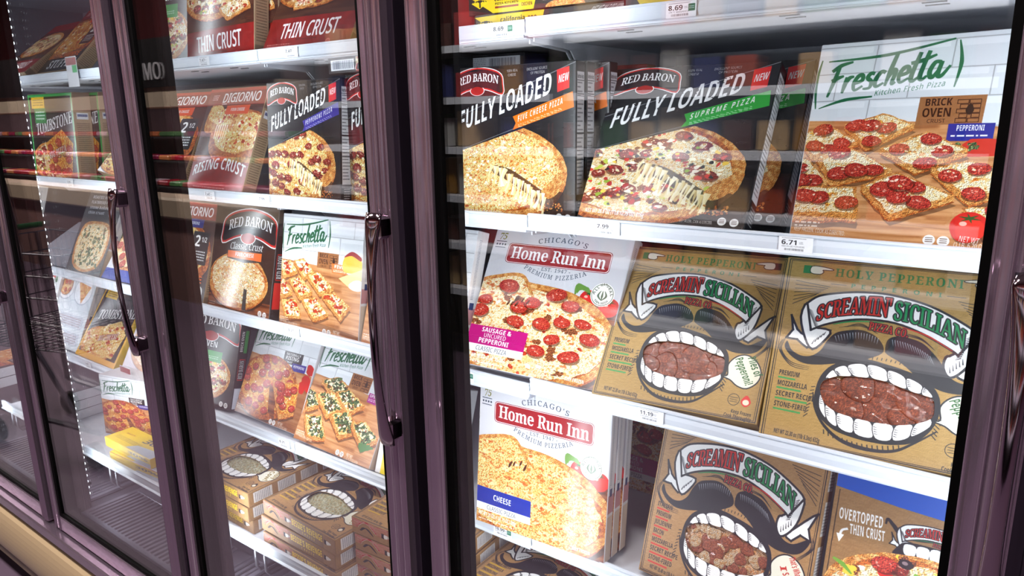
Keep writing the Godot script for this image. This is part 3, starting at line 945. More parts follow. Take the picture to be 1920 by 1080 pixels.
func banner(d: Vector2, s: float, ink: Color) -> void:
	var q := func(a: Array): return a.map(func(p): return [d.x + p[0] * s, d.y + p[1] * s])
	for e in [[[[150, 430], [105, 400], [66, 327], [84, 405], [58, 452], [112, 455], [165, 492], [205, 450]], 2], [[[850, 500], [915, 430], [978, 372], [942, 462], [962, 520], [905, 505], [862, 548], [820, 520]], 2], [[[170, 368], [133, 250], [112, 330], [150, 445], [192, 496], [240, 445], [262, 385]], 3], [[[806, 424], [893, 318], [884, 430], [850, 502], [802, 542], [772, 500], [776, 446]], 3]]:
		var c := loop(q.call(e[0]), e[1])
		fill([c], WHITE)
		outline(c, 11 * s, ink)
	var b := smooth(q.call([[133, 250], [186, 204], [288, 175], [391, 160], [515, 160], [663, 190], [770, 235], [866, 290], [893, 318]]), 4)
	var l := smooth(q.call([[824, 430], [792, 406], [674, 345], [547, 305], [423, 303], [323, 322], [230, 358], [170, 395]]), 4)
	b.append_array(l)
	fill([b], WHITE)
	outline(b, 11 * s, ink)
	for k in 12:
		for e in [[140 + k * 4, 280 + k * 8, 26], [870 - k * 3, 330 + k * 10, -22]]:
			stroke(q.call([[e[0], e[1]], [e[0] + e[2], e[1] + 12]]), 5 * s, 4 * s, 1, ink)
	for k in 5:
		stroke(q.call([[185 + k * 12, 470 - k * 14], [196 + k * 12, 440 - k * 12]]), 6 * s, 4 * s, 1, ink)
		stroke(q.call([[800 + k * 12, 520 - k * 12], [796 + k * 12, 490 - k * 12]]), 6 * s, 4 * s, 1, ink)
	var red := Color(0.72, 0.13, 0.1)
	var green := Color(0.0, 0.5, 0.28)
	curved("SCREAMIN'", "slab", q.call([[186, 345], [350, 287], [528, 282]]), 84 * s, red, 0.0, -0.05, true, 6 * s, ink, 104 * s)
	curved("SICILIAN", "slab", q.call([[536, 288], [690, 315], [848, 398]]), 100 * s, green, 0.0, -0.04, true, 6 * s, ink, 92 * s)
	stroke(q.call([[270, 350], [360, 322], [500, 308]]), 3 * s, 7 * s, 3 * s, green)
	stroke(q.call([[580, 322], [690, 350], [800, 410]]), 3 * s, 8 * s, 3 * s, red)
	text("PIZZA CO.", "slab", d.x + 432 * s, d.y + 354 * s, d.x + 610 * s, d.y + 372 * s, 40 * s, red, 0, 0, false, 4 * s, ink)

func teeth_row(top: Array, bot: Array, ink: Color) -> void:
	for i in top.size() - 1:
		var c := loop([[lerpf(top[i][0], top[i + 1][0], 0.08), lerpf(top[i][1], top[i + 1][1], 0.08)], [lerpf(top[i][0], top[i + 1][0], 0.92), lerpf(top[i][1], top[i + 1][1], 0.92)], [lerpf(bot[i][0], bot[i + 1][0], 0.93), lerpf(bot[i][1], bot[i + 1][1], 0.93)], [lerpf(bot[i][0], bot[i + 1][0], 0.07), lerpf(bot[i][1], bot[i + 1][1], 0.07)]], 4)
		fill([c], WHITE)
		outline(c, 4, ink)
		for k in 4:
			var t := 0.25 + 0.15 * k
			stroke([Vector2(lerpf(top[i][0], bot[i][0], t) + 4, lerpf(top[i][1], bot[i][1], t)), Vector2(lerpf(top[i][0], bot[i][0], t) + 20, lerpf(top[i][1], bot[i][1], t) + 2)], 4, 3, 1, ink)

func mouth_and_moustache(ink: Color, ground) -> void:
	fill([loop([[236, 700], [250, 630], [290, 570], [360, 530], [447, 510], [540, 522], [640, 545], [725, 585], [772, 650], [776, 740], [745, 822], [684, 884], [600, 912], [515, 918], [430, 912], [345, 892], [275, 842], [238, 770]], 4)], ink)
	teeth_row([[272, 632], [304, 586], [360, 556], [447, 536], [540, 548], [623, 572], [700, 602], [744, 642]], [[280, 642], [330, 616], [393, 604], [472, 599], [553, 606], [636, 630], [695, 642], [740, 654]], ink)
	teeth_row([[258, 722], [288, 772], [344, 804], [427, 818], [507, 822], [602, 818], [682, 796], [750, 750]], [[262, 790], [305, 845], [360, 874], [434, 890], [523, 895], [599, 890], [672, 860], [752, 790]], ink)
	stroke([[226, 720], [246, 800], [300, 880], [385, 938], [500, 956], [610, 940], [690, 885], [775, 810]], 5, 20, 6, ink)
	for k in 16:
		line(300 + k * 22, 900 + 34 * sin(PI * k / 16.0), 304 + k * 22, 922 + 30 * sin(PI * k / 16.0), 5, ink)
	for k in 9:
		line(232 - k * 2, 690 + k * 18, 214 - k * 2, 694 + k * 20, 4, ink)
		line(786 - k * 4, 700 + k * 16, 800 - k * 3, 706 + k * 18, 4, ink)
	for k in 22:
		line(290 + k * 20, 552 - 46 * sin(PI * k / 22.0), 288 + k * 20.4, 540 - 48 * sin(PI * k / 22.0), 4, ink)
	var ml := loop([[66, 470], [58, 505], [98, 550], [160, 577], [229, 574], [300, 557], [376, 537], [440, 512], [507, 470], [509, 430], [470, 385], (Vector2(406, 362)), [340, 373], [288, 395], [255, 440], [231, 496], [190, 533], [140, 538], [92, 514]].map(func(p): return p if p is Array else [p.x, p.y]), 4)
	var mr := loop([[519, 446], [526, 395], [562, 372], [610, 372], [673, 390], [720, 430], [758, 475], [790, 528], [832, 558], [880, 558], [951, 512], [958, 535], [927, 587], [880, 612], [800, 617], [740, 602], [683, 578], [630, 530], [588, 500], [531, 470]], 4)
	fill([ml, mr], ink)
	for k in 16:
		stroke([[288 + k * 13, 410 - 34 * sin(PI * k / 18.0)], [300 + k * 12, 440 - 30 * sin(PI * k / 18.0)]], 4, 3, 1, Color(0.8, 0.82, 0.85, 0.7))
		stroke([[545 + k * 11, 392 + k * k * 0.25], [552 + k * 12, 424 + k * k * 0.3]], 4, 3, 1, Color(0.8, 0.82, 0.85, 0.7))
	for k in 3:
		stroke([[56 - k * 8, 450 + k * 8], [44 - k * 6, 520], [100, 580 + k * 9], [190, 592 + k * 9]], 2, 5, 1, ink)
		stroke([[960 + k * 8, 500], [966 + k * 6, 560], [900, 632 + k * 8]], 2, 5, 1, ink)
		stroke([[300 + 20 * k, 362 - k * 6], [400, 342 - k * 6], [480, 372]], 1, 4, 1, ink)
		stroke([[560, 362 - k * 6], [660, 372 - k * 4], [730, 420]], 1, 4, 1, ink)

func art_scream(ground: String, px: int, words: Array, accent: Color, says: Array, head: Array, net: String) -> ImageTexture:
	var ink := Color(0.1, 0.1, 0.135)
	page(px, px, INK[ground])
	for r in [[14, 10], [24, 18]]:
		outline(PackedVector2Array([Vector2(r[0], r[1]), Vector2(1000 - r[0], r[1]), Vector2(1000 - r[0], 1000 - r[1]), Vector2(r[0], 1000 - r[1])]), 5 if r[0] == 14 else 3, ink)
	for k in 7:
		line(60, 130 + k * 22, 230 - k * 10, 150 + k * 8, 3, ink)
		line(960, 180 + k * 26, 800 + k * 12, 160 + k * 14, 3, ink)
	if head.size():
		var green := Color(0.04, 0.42, 0.24)
		text(head[0], "slab", 243, 88, 815, 92, 44, green, 0, 0.1)
		text(head[1], "bold", 325, 142, 730, 146, 22, green, 0, 0.6)
		line(230, 132, 305, 132, 3, ink)
		line(750, 138, 830, 138, 3, ink)
		for s in [[1, 88], [-1, 960]]:                            # pointing hands
			var X := func(u): return s[1] + s[0] * u
			poly([[X.call(0), 40], [X.call(38), 40], [X.call(38), 84], [X.call(0), 84]], green if s[0] > 0 else ink)
			var hd := loop([[X.call(38), 44], [X.call(80), 40], [X.call(140), 50], [X.call(140), 58], [X.call(96), 60], [X.call(100), 70], [X.call(84), 84], [X.call(38), 80]], 3)
			fill([hd], Color(0.82, 0.8, 0.74))
			outline(hd, 4, ink)
	mouth_and_moustache(ink, INK[ground])
	banner(Vector2.ZERO, 1.0, ink)
	for i in words.size():
		var y: float = 655 + i * (168.0 / maxf(3, words.size() - 1)) if words.size() < 5 else 600 + i * 52
		text(words[i], "bold", 50, y, 50 + 14.5 * words[i].length(), y + 3, 26, ink)
		line(50, y + 14, 50 + 12 * words[i].length(), y + 17, 9, accent)
	var bub := loop([[752, 762], [785, 752], [778, 690], [815, 640], [870, 622], [930, 650], [966, 710], [955, 770], [905, 812], [850, 806], [805, 778]], 4)
	fill([bub], Color(0.85, 0.84, 0.78))
	outline(bub, 7, ink)
	if says.size() == 2:
		text(says[0], "bold", 876, 636, 938, 742, 44, accent.darkened(0.35), 0.1)
		text(says[1], "bold", 808, 652, 896, 798, 44, accent.darkened(0.35), 0.1)
	else:
		text(says[0], "bold", 866, 634, 920, 724, 34, accent, 0.1)
		text(says[1], "bold", 826, 690, 838, 716, 34, accent, 0.1)
		text(says[2], "bold", 846, 722, 884, 778, 34, accent, 0.1)
	text(net, "bold", 70, 962, 290, 972, 22, ink)
	outline(blob(Vector2(848, 884), 32, 32, 0, 0, 20), 3, ink)
	for k in 3:
		line(826, 872 + k * 12, 870, 872 + k * 12, 4, Color(0.1, 0.1, 0.13, 0.6))
	fill([loop([[916, 850], [944, 888], [916, 916], [888, 888]], 4)], Color(0.75, 0.12, 0.1) if ground == "gold" else ink)
	oval(916, 890, 18, 16, Color(0.85, 0.8, 0.72))
	text("Keep Frozen", "bold", 845, 958, 958, 964, 20, ink)
	text("Cook Thoroughly", "bold", 810, 984, 962, 990, 20, ink)
	return printed()

func art_overtopped(px: int) -> ImageTexture:
	page(px, px, INK.kraft)
	rect(0, 0, 1000, 1000, Color(0.4, 0.28, 0.17, 0.25))
	poly([[0, 0], [1000, 0], [1000, 130], [760, 135], [300, 112], [0, 84]], Color(0.05, 0.3, 0.68))
	line(20, 100, 14, 1000, 4, Color(0.12, 0.1, 0.1))
	text("OVERTOPPED", "bold", 34, 262, 246, 250, 62, WHITE, 0, 0.02)
	text("THIN CRUST", "bold", 96, 330, 262, 318, 56, WHITE, 0, 0.02)
	stroke([[86, 306], [60, 322], [52, 350]], 12, 12, 12, WHITE)
	poly([[34, 345], [72, 345], [52, 392]], WHITE)
	var ink := Color(0.1, 0.1, 0.13)
	stroke([[256, 220], [262, 190], [290, 215], [330, 252], [400, 258], [520, 232]], 8, 22, 16, ink)
	stroke([[530, 228], [640, 240], [760, 262]], 26, 30, 20, ink)
	banner(Vector2(255, 92), 0.5, ink)
	fill([loop([[330, 310], [400, 280], [600, 280], [760, 310], [780, 400], [340, 400]], 4)], ink)
	for k in 7:
		var c := loop([[352 + k * 58, 300 - 12 * sin(k * 0.5)], [402 + k * 58, 298 - 12 * sin(k * 0.5)], [400 + k * 58, 352], [356 + k * 58, 350]], 4)
		fill([c], WHITE)
	pizza(480, 690, 500, 340, "mozz", "supreme", 1.1, 0.5, 60)
	var at := func() -> Vector2: return Vector2(rng.randf_range(30, 900), rng.randf_range(390, 860))
	for i in 70:
		var p: Vector2 = at.call()
		match i % 5:
			0: slice_of_sausage(p, 60, 0.7, INK.pep)
			1: fill([blob(p, 46, 30, 0.3, 0.2, 12)], Color(0.75, 0.13, 0.1))
			2: stroke([p, p + Vector2(50, 20), p + Vector2(100, 60)], 12, 26, 8, Color(0.42, 0.6, 0.22))
			3:
				oval(p.x, p.y, 34, 26, Color(0.12, 0.09, 0.12))
				oval(p.x - 4, p.y - 4, 14, 10, Color(0.5, 0.42, 0.44))
			4: bits(6, func(): return p + Vector2(rng.randf_range(-30, 30), rng.randf_range(-20, 20)), 14, 26, [INK.meat, Color(0.95, 0.75, 0.25)], 0.7)
	return printed()

func art_oven(name2: String, sub: Color, kind: String, base: String, px: int, classic: bool) -> ImageTexture:   # black front, plaque on top
	page(px, px, INK.night)
	rect(0, 0, 1000, 1000, Color(0.3, 0.12, 0.05, 0.25))
	if classic:
		poly([[0, 860], [1000, 860], [1000, 1000], [0, 1000]], INK.darkwood)
	pizza(460, 690, 480, 250, base, kind, 1.2, 1.5, 34)
	if classic:
		poly([[590, 760], [640, 770], [640, 960], [575, 960]], INK.night)
	poly([[270, 330], [815, 330], [815, 500], [545, 525], [270, 495]], Color(0.08, 0.08, 0.1))
	if classic:
		curved(name2, "serif", [[300, 410], [560, 400], [820, 400]], 62, WHITE, 0.25)
		poly([[275, 425], [815, 418], [815, 492], [275, 490]], sub)
		text("FOUR CHEESE", "bold", 400, 470, 700, 466, 36, WHITE)
	else:
		text(name2, "bold", 180, 402, 700, 410, 62, WHITE)
		poly([[150, 440], [790, 446], [780, 560], [150, 545]], sub)
		text("SUPREME", "bold", 330, 482, 560, 484, 26, WHITE)
		scribble(190, 498, 740, 534, 2, Color(1, 1, 1, 0.6))
	plaque(170, 40, 815, 300)
	mark(860, 960, 28)
	mark(930, 965, 28)
	scribble(20, 935, 130, 975, 2, Color(1, 1, 1, 0.5))
	return printed()

func art_rising(kind: String, px: int) -> ImageTexture:
	page(px, px, Color(0.2, 0.08, 0.06))
	rect(0, 120, 1000, 760, Color(0.28, 0.13, 0.09))
	if kind == "crust":
		pizza(720, 430, 500, 220, "cheese", "melt", 1.2, 1.0, 110, "toast")
		fill([loop([[60, 300], [120, 160], [260, 150], [420, 250], [600, 330], [480, 400], [260, 430], [120, 440], [60, 400]], 4)], INK.crust)
		fill([loop([[90, 280], [140, 165], [260, 160], [420, 260], [560, 330], [420, 370], [220, 340]], 4)], INK.cheese)
		topping("melt", func(): return Vector2(rng.randf_range(130, 500), rng.randf_range(200, 340)), 1.1, 0.4)
		for k in 6:
			stroke([[300 + k * 38, 360], [290 + k * 40, 430], [300 + k * 36, 500]], 16, 8, 14, Color(1, 0.93, 0.8))
		rect(0, 712, 1000, 1000, INK.red)
		curved("RISING CRUST", "bold", [[45, 870], [500, 790], [960, 850]], 100, WHITE, 0.06, 0, true, 0, null, 110)
		scribble(120, 955, 700, 985, 1, Color(1, 0.9, 0.9, 0.5))
	else:
		pizza(350, 480, 640, 300, "cheddar" if kind == "cheese" else "cheese", "melt" if kind == "cheese" else "pep", 1.6, 1.0, 90, "toast")
		rect(0, 800, 1000, 1000, Color(0.12, 0.11, 0.13))
		text("CHEESE" if kind == "cheese" else "CHEESE", "bold", 380, 800, 920, 800, 70, Color(0.85, 0.38, 0.12))
		text("STUFFED", "slab", 200, 950, 960, 950, 120, WHITE, 0, 0, false, 6, Color(0.3, 0.3, 0.35))
		rrect(640, 290, 930, 620, 20, Color(0.1, 0.1, 0.12))
		text("2", "bold", 680, 440, 780, 440, 110, WHITE)
		text("1/2", "bold", 800, 390, 890, 390, 50, WHITE)
		scribble(680, 480, 890, 590, 4, Color(1, 1, 1, 0.8))
	rect(0, 0, 1000, 165, INK.red)
	rect(0, 0, 1000, 30, Color(0.7, 0.2, 0.15))
	text("DIGIORNO", "sans", 270, 140, 925, 132, 88, WHITE, 0.12, -0.02, false, 3, WHITE)
	line(280, 156, 370, 155, 8, WHITE)
	poly([[390, 172], [790, 168], [780, 255], [380, 258]], Color(0.83, 0.3, 0.12) if kind != "pep" else Color(0.16, 0.16, 0.45))
	text("FOUR CHEESE" if kind != "pep" else "PEPPERONI", "bold", 470, 228, 710, 226, 30, WHITE)
	scribble(80, 60, 190, 120, 3, Color(1, 1, 1, 0.7))
	return printed()

func art_thin(px: int, flip: bool) -> ImageTexture:
	page(px, px, INK.darkwood)
	rect(0, 0, 1000, 1000, Color(0.08, 0.07, 0.08, 0.55))
	rect(0, 0, 1000, 170, INK.red)
	pizza(420, 430, 480, 230, "mozz", "supreme", 1.2, 1.0, 24)
	slab([[520, 600], [900, 520], [960, 620], [640, 690]] if not flip else [[200, 590], [420, 560], [460, 640], [230, 670]], 24, "mozz", "melt", 1.2, 0.4)
	poly([[0, 745], [1000, 752], [1000, 1000], [0, 1000]], INK.red)
	text("THIN CRUST", "sans", 165, 918, 830, 912, 122, WHITE, 0.02, 0, false, 3, WHITE)
	text("with Premium Toppings", "sans", 380, 942, 620, 942, 16, Color(0.2, 0.05, 0.05))
	scribble(40, 960, 330, 990, 2, Color(1, 0.85, 0.8, 0.6))
	mark(760, 975, 26, Color(0.8, 0.4, 0.4), INK_RED)
	return printed()

const INK_RED := Color(0.55, 0.1, 0.1)

func art_tomb(edge: Color, kind: String, px: int) -> ImageTexture:
	page(px, px, INK.night)
	pizza(420, 760, 420, 220, "cheese" if kind == "cheese" else "mozz", "melt" if kind == "cheese" else "supreme", 1.3, 1.0, 26)
	poly([[330, 560], [720, 400], [940, 560], [860, 900], [420, 900]], INK.cheese if kind == "cheese" else INK.cheddar)
	topping("pep" if kind != "cheese" else "melt", func(): return Vector2(rng.randf_range(420, 860), rng.randf_range(480, 880)), 1.5, 0.7)
	text("TOMBSTONE", "slab", 130, 470, 960, 330, 130, WHITE, 0.1, -0.02, true, 12, Color(0.1, 0.1, 0.14))
	text("BIG PIZZA" if kind != "cheese" else "BIG CHEESE", "slab", 380, 740, 780, 640, 70, Color(0.9, 0.85, 0.8), 0, 0, true, 6, Color(0.4, 0.05, 0.05))
	rect(80, 30, 380, 160, Color(0.9, 0.72, 0.15))
	scribble(110, 55, 350, 140, 3, Color(0.2, 0.15, 0.1, 0.7))
	if kind != "cheese":
		rect(130, 160, 400, 330, Color(0.1, 0.5, 0.25))
		scribble(160, 190, 370, 300, 3, Color(1, 1, 1, 0.8))
	for r in 3:
		outline(PackedVector2Array([Vector2(8 + r * 9, 8 + r * 9), Vector2(992 - r * 9, 8 + r * 9), Vector2(992 - r * 9, 992 - r * 9), Vector2(8 + r * 9, 992 - r * 9)]), 12, edge)
	if kind == "cheese":
		rect(0, 930, 1000, 1000, Color(0.85, 0.62, 0.15))
	return printed()

func art_flat(kind: String, w: int, h: int) -> ImageTexture:
	match kind:
		"grey":
			page(w, h, Color(0.2, 0.2, 0.23))
			fill([loop([[500, 380], [850, 420], [960, 650], [860, 900], [500, 980], [140, 900], [50, 650], [150, 420]], 4)], INK.crust)
			fill([loop([[500, 410], [810, 450], [910, 650], [820, 870], [500, 950], [180, 870], [90, 650], [190, 450]], 4)], INK.mozz)
			topping("spinach", func(): return Vector2(rng.randf_range(180, 820), rng.randf_range(450, 900)), 1.6, 0.9)
			for k in 4:
				text(["ROASTED VEGETABLE", "FLATBREAD PIZZA", "stone baked", "thin crust"][k], "bold", 120, 110 + k * 62, 860 - k * 90, 110 + k * 62, 36, Color(0.8, 0.8, 0.82))
		"white":
			page(w, h, Color(0.78, 0.8, 0.83))
			for p in [[250, 210], [720, 230]]:
				oval(p[0], p[1], 230, 190, Color(0.62, 0.64, 0.68))
				oval(p[0], p[1], 215, 175, Color(0.88, 0.88, 0.9))
			pizza(230, 190, 170, 140, "mozz", "pep", 0.9, 0.4, 10)
			poly([[560, 120], [900, 160], [740, 400]], INK.cheddar)
			for k in 2:
				rrect(60, 560 + k * 220, 940, 730 + k * 220, 30, Color(0.7, 0.72, 0.76))
				scribble(120, 590 + k * 220, 880, 710 + k * 220, 4, Color(0.45, 0.3, 0.3, 0.5))
		"blue":
			page(w, h, Color(0.82, 0.84, 0.88))
			pizza(420, 540, 460, 320, "mozz", "pep", 1.4, 0.9, 20)
			rect(0, 0, 1000, 150, Color(0.5, 0.52, 0.58))
			rect(0, 860, 1000, 1000, Color(0.12, 0.22, 0.6))
		"pale":
			page(w, h, Color(0.78, 0.76, 0.8))
			pizza(500, 600, 460, 300, "mozz", "cheese", 1.4, 0.5, 20)
			rect(0, 0, 1000, 1000, Color(0.85, 0.83, 0.88, 0.45))
			rect(420, 120, 1000, 330, Color(0.15, 0.55, 0.28))
			text("NATURAL", "bold", 500, 250, 920, 250, 70, WHITE)
		"protein":
			page(w, h, WHITE)
			rect(70, 60, 1000, 1000, Color(0.9, 0.8, 0.08))
			outline(blob(Vector2(560, 60), 190, 200, 0, 0, 30), 40, Color(0.2, 0.3, 0.45))
			text("CHEESE", "sans", 300, 440, 900, 440, 90, Color(0.15, 0.2, 0.2), 0, 0.3)
			text("15g", "bold", 260, 740, 520, 740, 140, Color(0.12, 0.16, 0.2))
			text("PROTEIN", "sans", 190, 880, 600, 880, 70, Color(0.15, 0.2, 0.2), 0, 0.2)
		"yellow":
			page(w, h, Color(0.83, 0.7, 0.2))
			text("30%", "bold", 500, 500, 950, 420, 260, Color(0.16, 0.2, 0.35), 0.2)
			text("more", "slab", 120, 420, 300, 400, 90, Color(0.5, 0.16, 0.2))
			scribble(80, 600, 600, 800, 4, Color(0.25, 0.2, 0.3, 0.6))
			poly([[560, 700], [1000, 560], [1000, 1000], [460, 1000]], Color(0.66, 0.68, 0.72))
		"olives":
			page(w, h, Color(0.84, 0.85, 0.87))
			pizza(420, 640, 560, 330, "cheese", "supreme", 1.4, 0.8, 30)
			tomato(760, 80, 90)
			tomato(820, 860, 90)
			for k in 6:
				oval(700 + (k % 3) * 80, 260 + k * 60, 46, 36, Color(0.12, 0.1, 0.12))
				oval(700 + (k % 3) * 80, 260 + k * 60, 18, 14, Color(0.8, 0.78, 0.72))
			for k in 4:
				oval(880, 160 + k * 190, 30, 40, Color(0.2, 0.4, 0.2))
	return printed()

# side panels: u across the thickness, v down the height
func art_side(kind: String, w: int, h: int) -> ImageTexture:
	match kind:
		"facts":
			page(w, h, Color(0.11, 0.11, 0.13))
			poly([[90, 60], [960, 60], [960, 820], [90, 820]], Color(0.9, 0.9, 0.91))
			text("Nutrition Facts", "bold", 130, 100, 900, 100, 24, BLACK)
			for k in 26:
				scribble(130, 120 + k * 26, rng.randf_range(500, 920), 138 + k * 26, 1, Color(0.1, 0.1, 0.12, 0.65))
			for y in [110, 190, 205, 430, 540, 600]:
				rect(100, y, 950, y + (9 if y in [190, 430] else 4), BLACK)
			scribble(250, 850, 850, 960, 6, Color(0.75, 0.75, 0.75))
		"tan":
			page(w, h, Color(0.66, 0.56, 0.45))
			scribble(120, 330, 880, 900, 26, Color(0.25, 0.18, 0.14, 0.55))
			rect(150, 220, 820, 290, Color(0.85, 0.85, 0.87))
			scribble(200, 225, 780, 285, 1, Color(0.15, 0.2, 0.4))
			rect(0, 0, 1000, 200, Color(0.5, 0.4, 0.36))
			rect(0, 920, 1000, 1000, Color(0.5, 0.42, 0.35))
		"plaque":
			page(w, h, Color(0.1, 0.1, 0.12))
			rect(120, 660, 760, 900, Color(0.8, 0.15, 0.13))
			for k in 18:
				rect(120, 60 + k * 10, 880, 64 + k * 10, Color(0.3, 0.3, 0.33))
			rrect(150, 400, 860, 640, 60, Color(0.75, 0.14, 0.12))
			rrect(190, 410, 820, 630, 50, Color(0.1, 0.1, 0.12))
			text("RED BARON", "slab", 730, 625, 730, 415, 480, WHITE)
		"green":
			page(w, h, Color(0.1, 0.1, 0.12))
			rect(0, 0, 1000, 120, INK.toast)
			rect(520, 190, 860, 420, Color(0.15, 0.55, 0.25))
			text("BRICK OVEN", "bold", 420, 410, 420, 200, 260, WHITE)
			rrect(200, 480, 860, 700, 60, Color(0.75, 0.14, 0.12))
			rrect(240, 490, 820, 690, 50, Color(0.1, 0.1, 0.12))
			text("RED BARON", "slab", 720, 685, 720, 495, 420, WHITE)
			rect(100, 780, 820, 990, Color(0.86, 0.86, 0.9))
		"white":
			page(w, h, Color(0.84, 0.83, 0.83))
			rect(0, 560, 1000, 680, Color(0.6, 0.2, 0.22, 0.5))
			scribble(250, 60, 480, 500, 40, Color(0.25, 0.28, 0.36, 0.6))
			rect(250, 520, 650, 570, Color(0.2, 0.24, 0.4))
			rect(0, 700, 1000, 1000, Color(0.75, 0.62, 0.5, 0.6))
		"kraft":
			page(w, h, INK.kraft)
			for k in 4:
				rect(100, 70 + k * 235, 860, 250 + k * 235, Color(0.84, 0.83, 0.82))
				scribble(150, 90 + k * 235, 820, 240 + k * 235, 9, Color(0.2, 0.2, 0.25, 0.5))
		"revenge":                                                # the long front edge of the flat kraft boxes: u along the box
			page(w, h, INK.kraft)
			curved("SCREAMIN SICILIAN", "slab", [[60, 560], [150, 120], [260, 640]], 260, Color(0.7, 0.15, 0.12), 0, 0, false, 5, WHITE)
			stroke([[90, 700], [150, 420], [230, 800]], 20, 40, 10, Color(0.12, 0.12, 0.15))
			for x in [345, 890]:
				rect(x - 28, 330, x, 640, Color(0.1, 0.1, 0.12))
				fill([loop([[x, 360], [x + 46, 380], [x + 60, 470], [x + 20, 600], [x, 600]], 3)], Color(0.88, 0.87, 0.84))
			rect(380, 0, 850, 1000, Color(0.3, 0.2, 0.08, 0.25))
			text("BESSIE'S REVENGE", "bold", 415, 600, 840, 600, 430, Color(0.95, 0.8, 0.05))
			text("CHEESE", "bold", 560, 860, 730, 860, 150, Color(0.92, 0.78, 0.08), 0, 0.8)
		"barcode":
			page(w, h, Color(0.12, 0.12, 0.14))
			rect(30, 120, 310, 860, Color(0.88, 0.9, 0.92))
			for k in 22:
				rect(55 + k * 11, 200, 55 + k * 11 + rng.randf_range(2, 7), 760, Color(0.15, 0.2, 0.3, 0.8))
			fill([PackedVector2Array([Vector2(330, 0), Vector2(1000, 0), Vector2(1000, 1000), Vector2(330, 1000)])], INK.mozz)
			topping("pep", func(): return Vector2(rng.randf_range(380, 980), rng.randf_range(0, 1000)), 2.2, 0.6, 1.6)
			plaque(345, 240, 560, 640)
		"label":
			page(w, h, Color(0.1, 0.1, 0.12))
			rect(120, 90, 960, 900, Color(0.78, 0.8, 0.84))
			scribble(160, 130, 560, 860, 9, Color(0.3, 0.3, 0.36, 0.4))
			for k in 24:
				rect(600 + k * 13, 160, 600 + k * 13 + rng.randf_range(3, 9), 820, Color(0.2, 0.2, 0.26, 0.8))
			rect(20, 160, 100, 840, Color(0.5, 0.15, 0.13))
		"crispy", "margh":
			page(w, h, Color(0.12, 0.11, 0.1))
			poly([[0, 60], [250, 0], [500, 0], [470, 1000], [180, 1000]] if kind == "crispy" else [[60, 0], [760, 0], [730, 1000], [140, 1000]], Color(0.84, 0.72, 0.06))
			poly([[20, 420], [80, 150], [150, 420], [80, 720]] if kind == "crispy" else [[40, 420], [110, 150], [180, 420], [110, 720]], Color(0.88, 0.76, 0.05))
			var px0 := 84.0 if kind == "crispy" else 112.0
			line(px0, 660, px0, 380, 12, BLACK)
			for k in 6:
				stroke([[px0, 380], [px0 + (k - 2.5) * 14, 330 - (2.5 - absf(k - 2.5)) * 30], [px0 + (k - 2.5) * 20, 400]], 14, 12, 3, BLACK)
			var o := 0.0 if kind == "crispy" else 90.0
			text("california", "bold", 190 + o, 420, 370 + o, 420, 260, Color(0.2, 0.16, 0.03))
			text("PIZZA KITCHEN", "bold", 195 + o, 600, 365 + o, 600, 110, Color(0.2, 0.16, 0.03))
			rect(195 + o, 680, 365 + o, 780, Color(0.5, 0.16, 0.06))
			text("BBQ" if kind == "crispy" else "MARGHERITA", "bold", 385 + o, 480, 450 + (o * 3.4), 480, 260, Color(0.35, 0.16, 0.03))
			if kind == "crispy":
				text("CHICKEN", "bold", 385, 800, 462, 800, 170, Color(0.35, 0.16, 0.03))
				pizza(680, 980, 130, 320, "cheddar", "five", 0.6, 0.6, 20)
				outline(blob(Vector2(555, 460), 40, 200, 0, 0.05, 24), 10, Color(0.8, 0.75, 0.78))
				text("NET WT 14.7 OZ (418g)", "bold", 790, 300, 995, 300, 200, Color(0.8, 0.8, 0.8), 0.15)
	return printed()

func art_tag(price: String, green: bool, small: String) -> ImageTexture:
	page(168, 116, Color(0.9, 0.91, 0.93))
	scribble(90, 60, 800, 150, 1, Color(0.3, 0.3, 0.33, 0.7))
	text(price, "bold", 70, 520, 560 if price.length() < 5 else 600, 520, 300, Color(0.12, 0.12, 0.14))
	scribble(600, 300, 720, 480, 2, Color(0.3, 0.3, 0.33, 0.7))
	text(small, "sans", 90, 690, 760, 690, 110, Color(0.35, 0.35, 0.38))
	for k in 26:
		rect(180 + k * 22, 760, 180 + k * 22 + rng.randf_range(5, 15), 900, Color(0.15, 0.15, 0.17, 0.85))
	if green:
		rrect(740, 180, 960, 640, 30, Color(0.05, 0.4, 0.3))
		scribble(770, 300, 930, 520, 2, Color(1, 1, 1, 0.7))
	return printed()

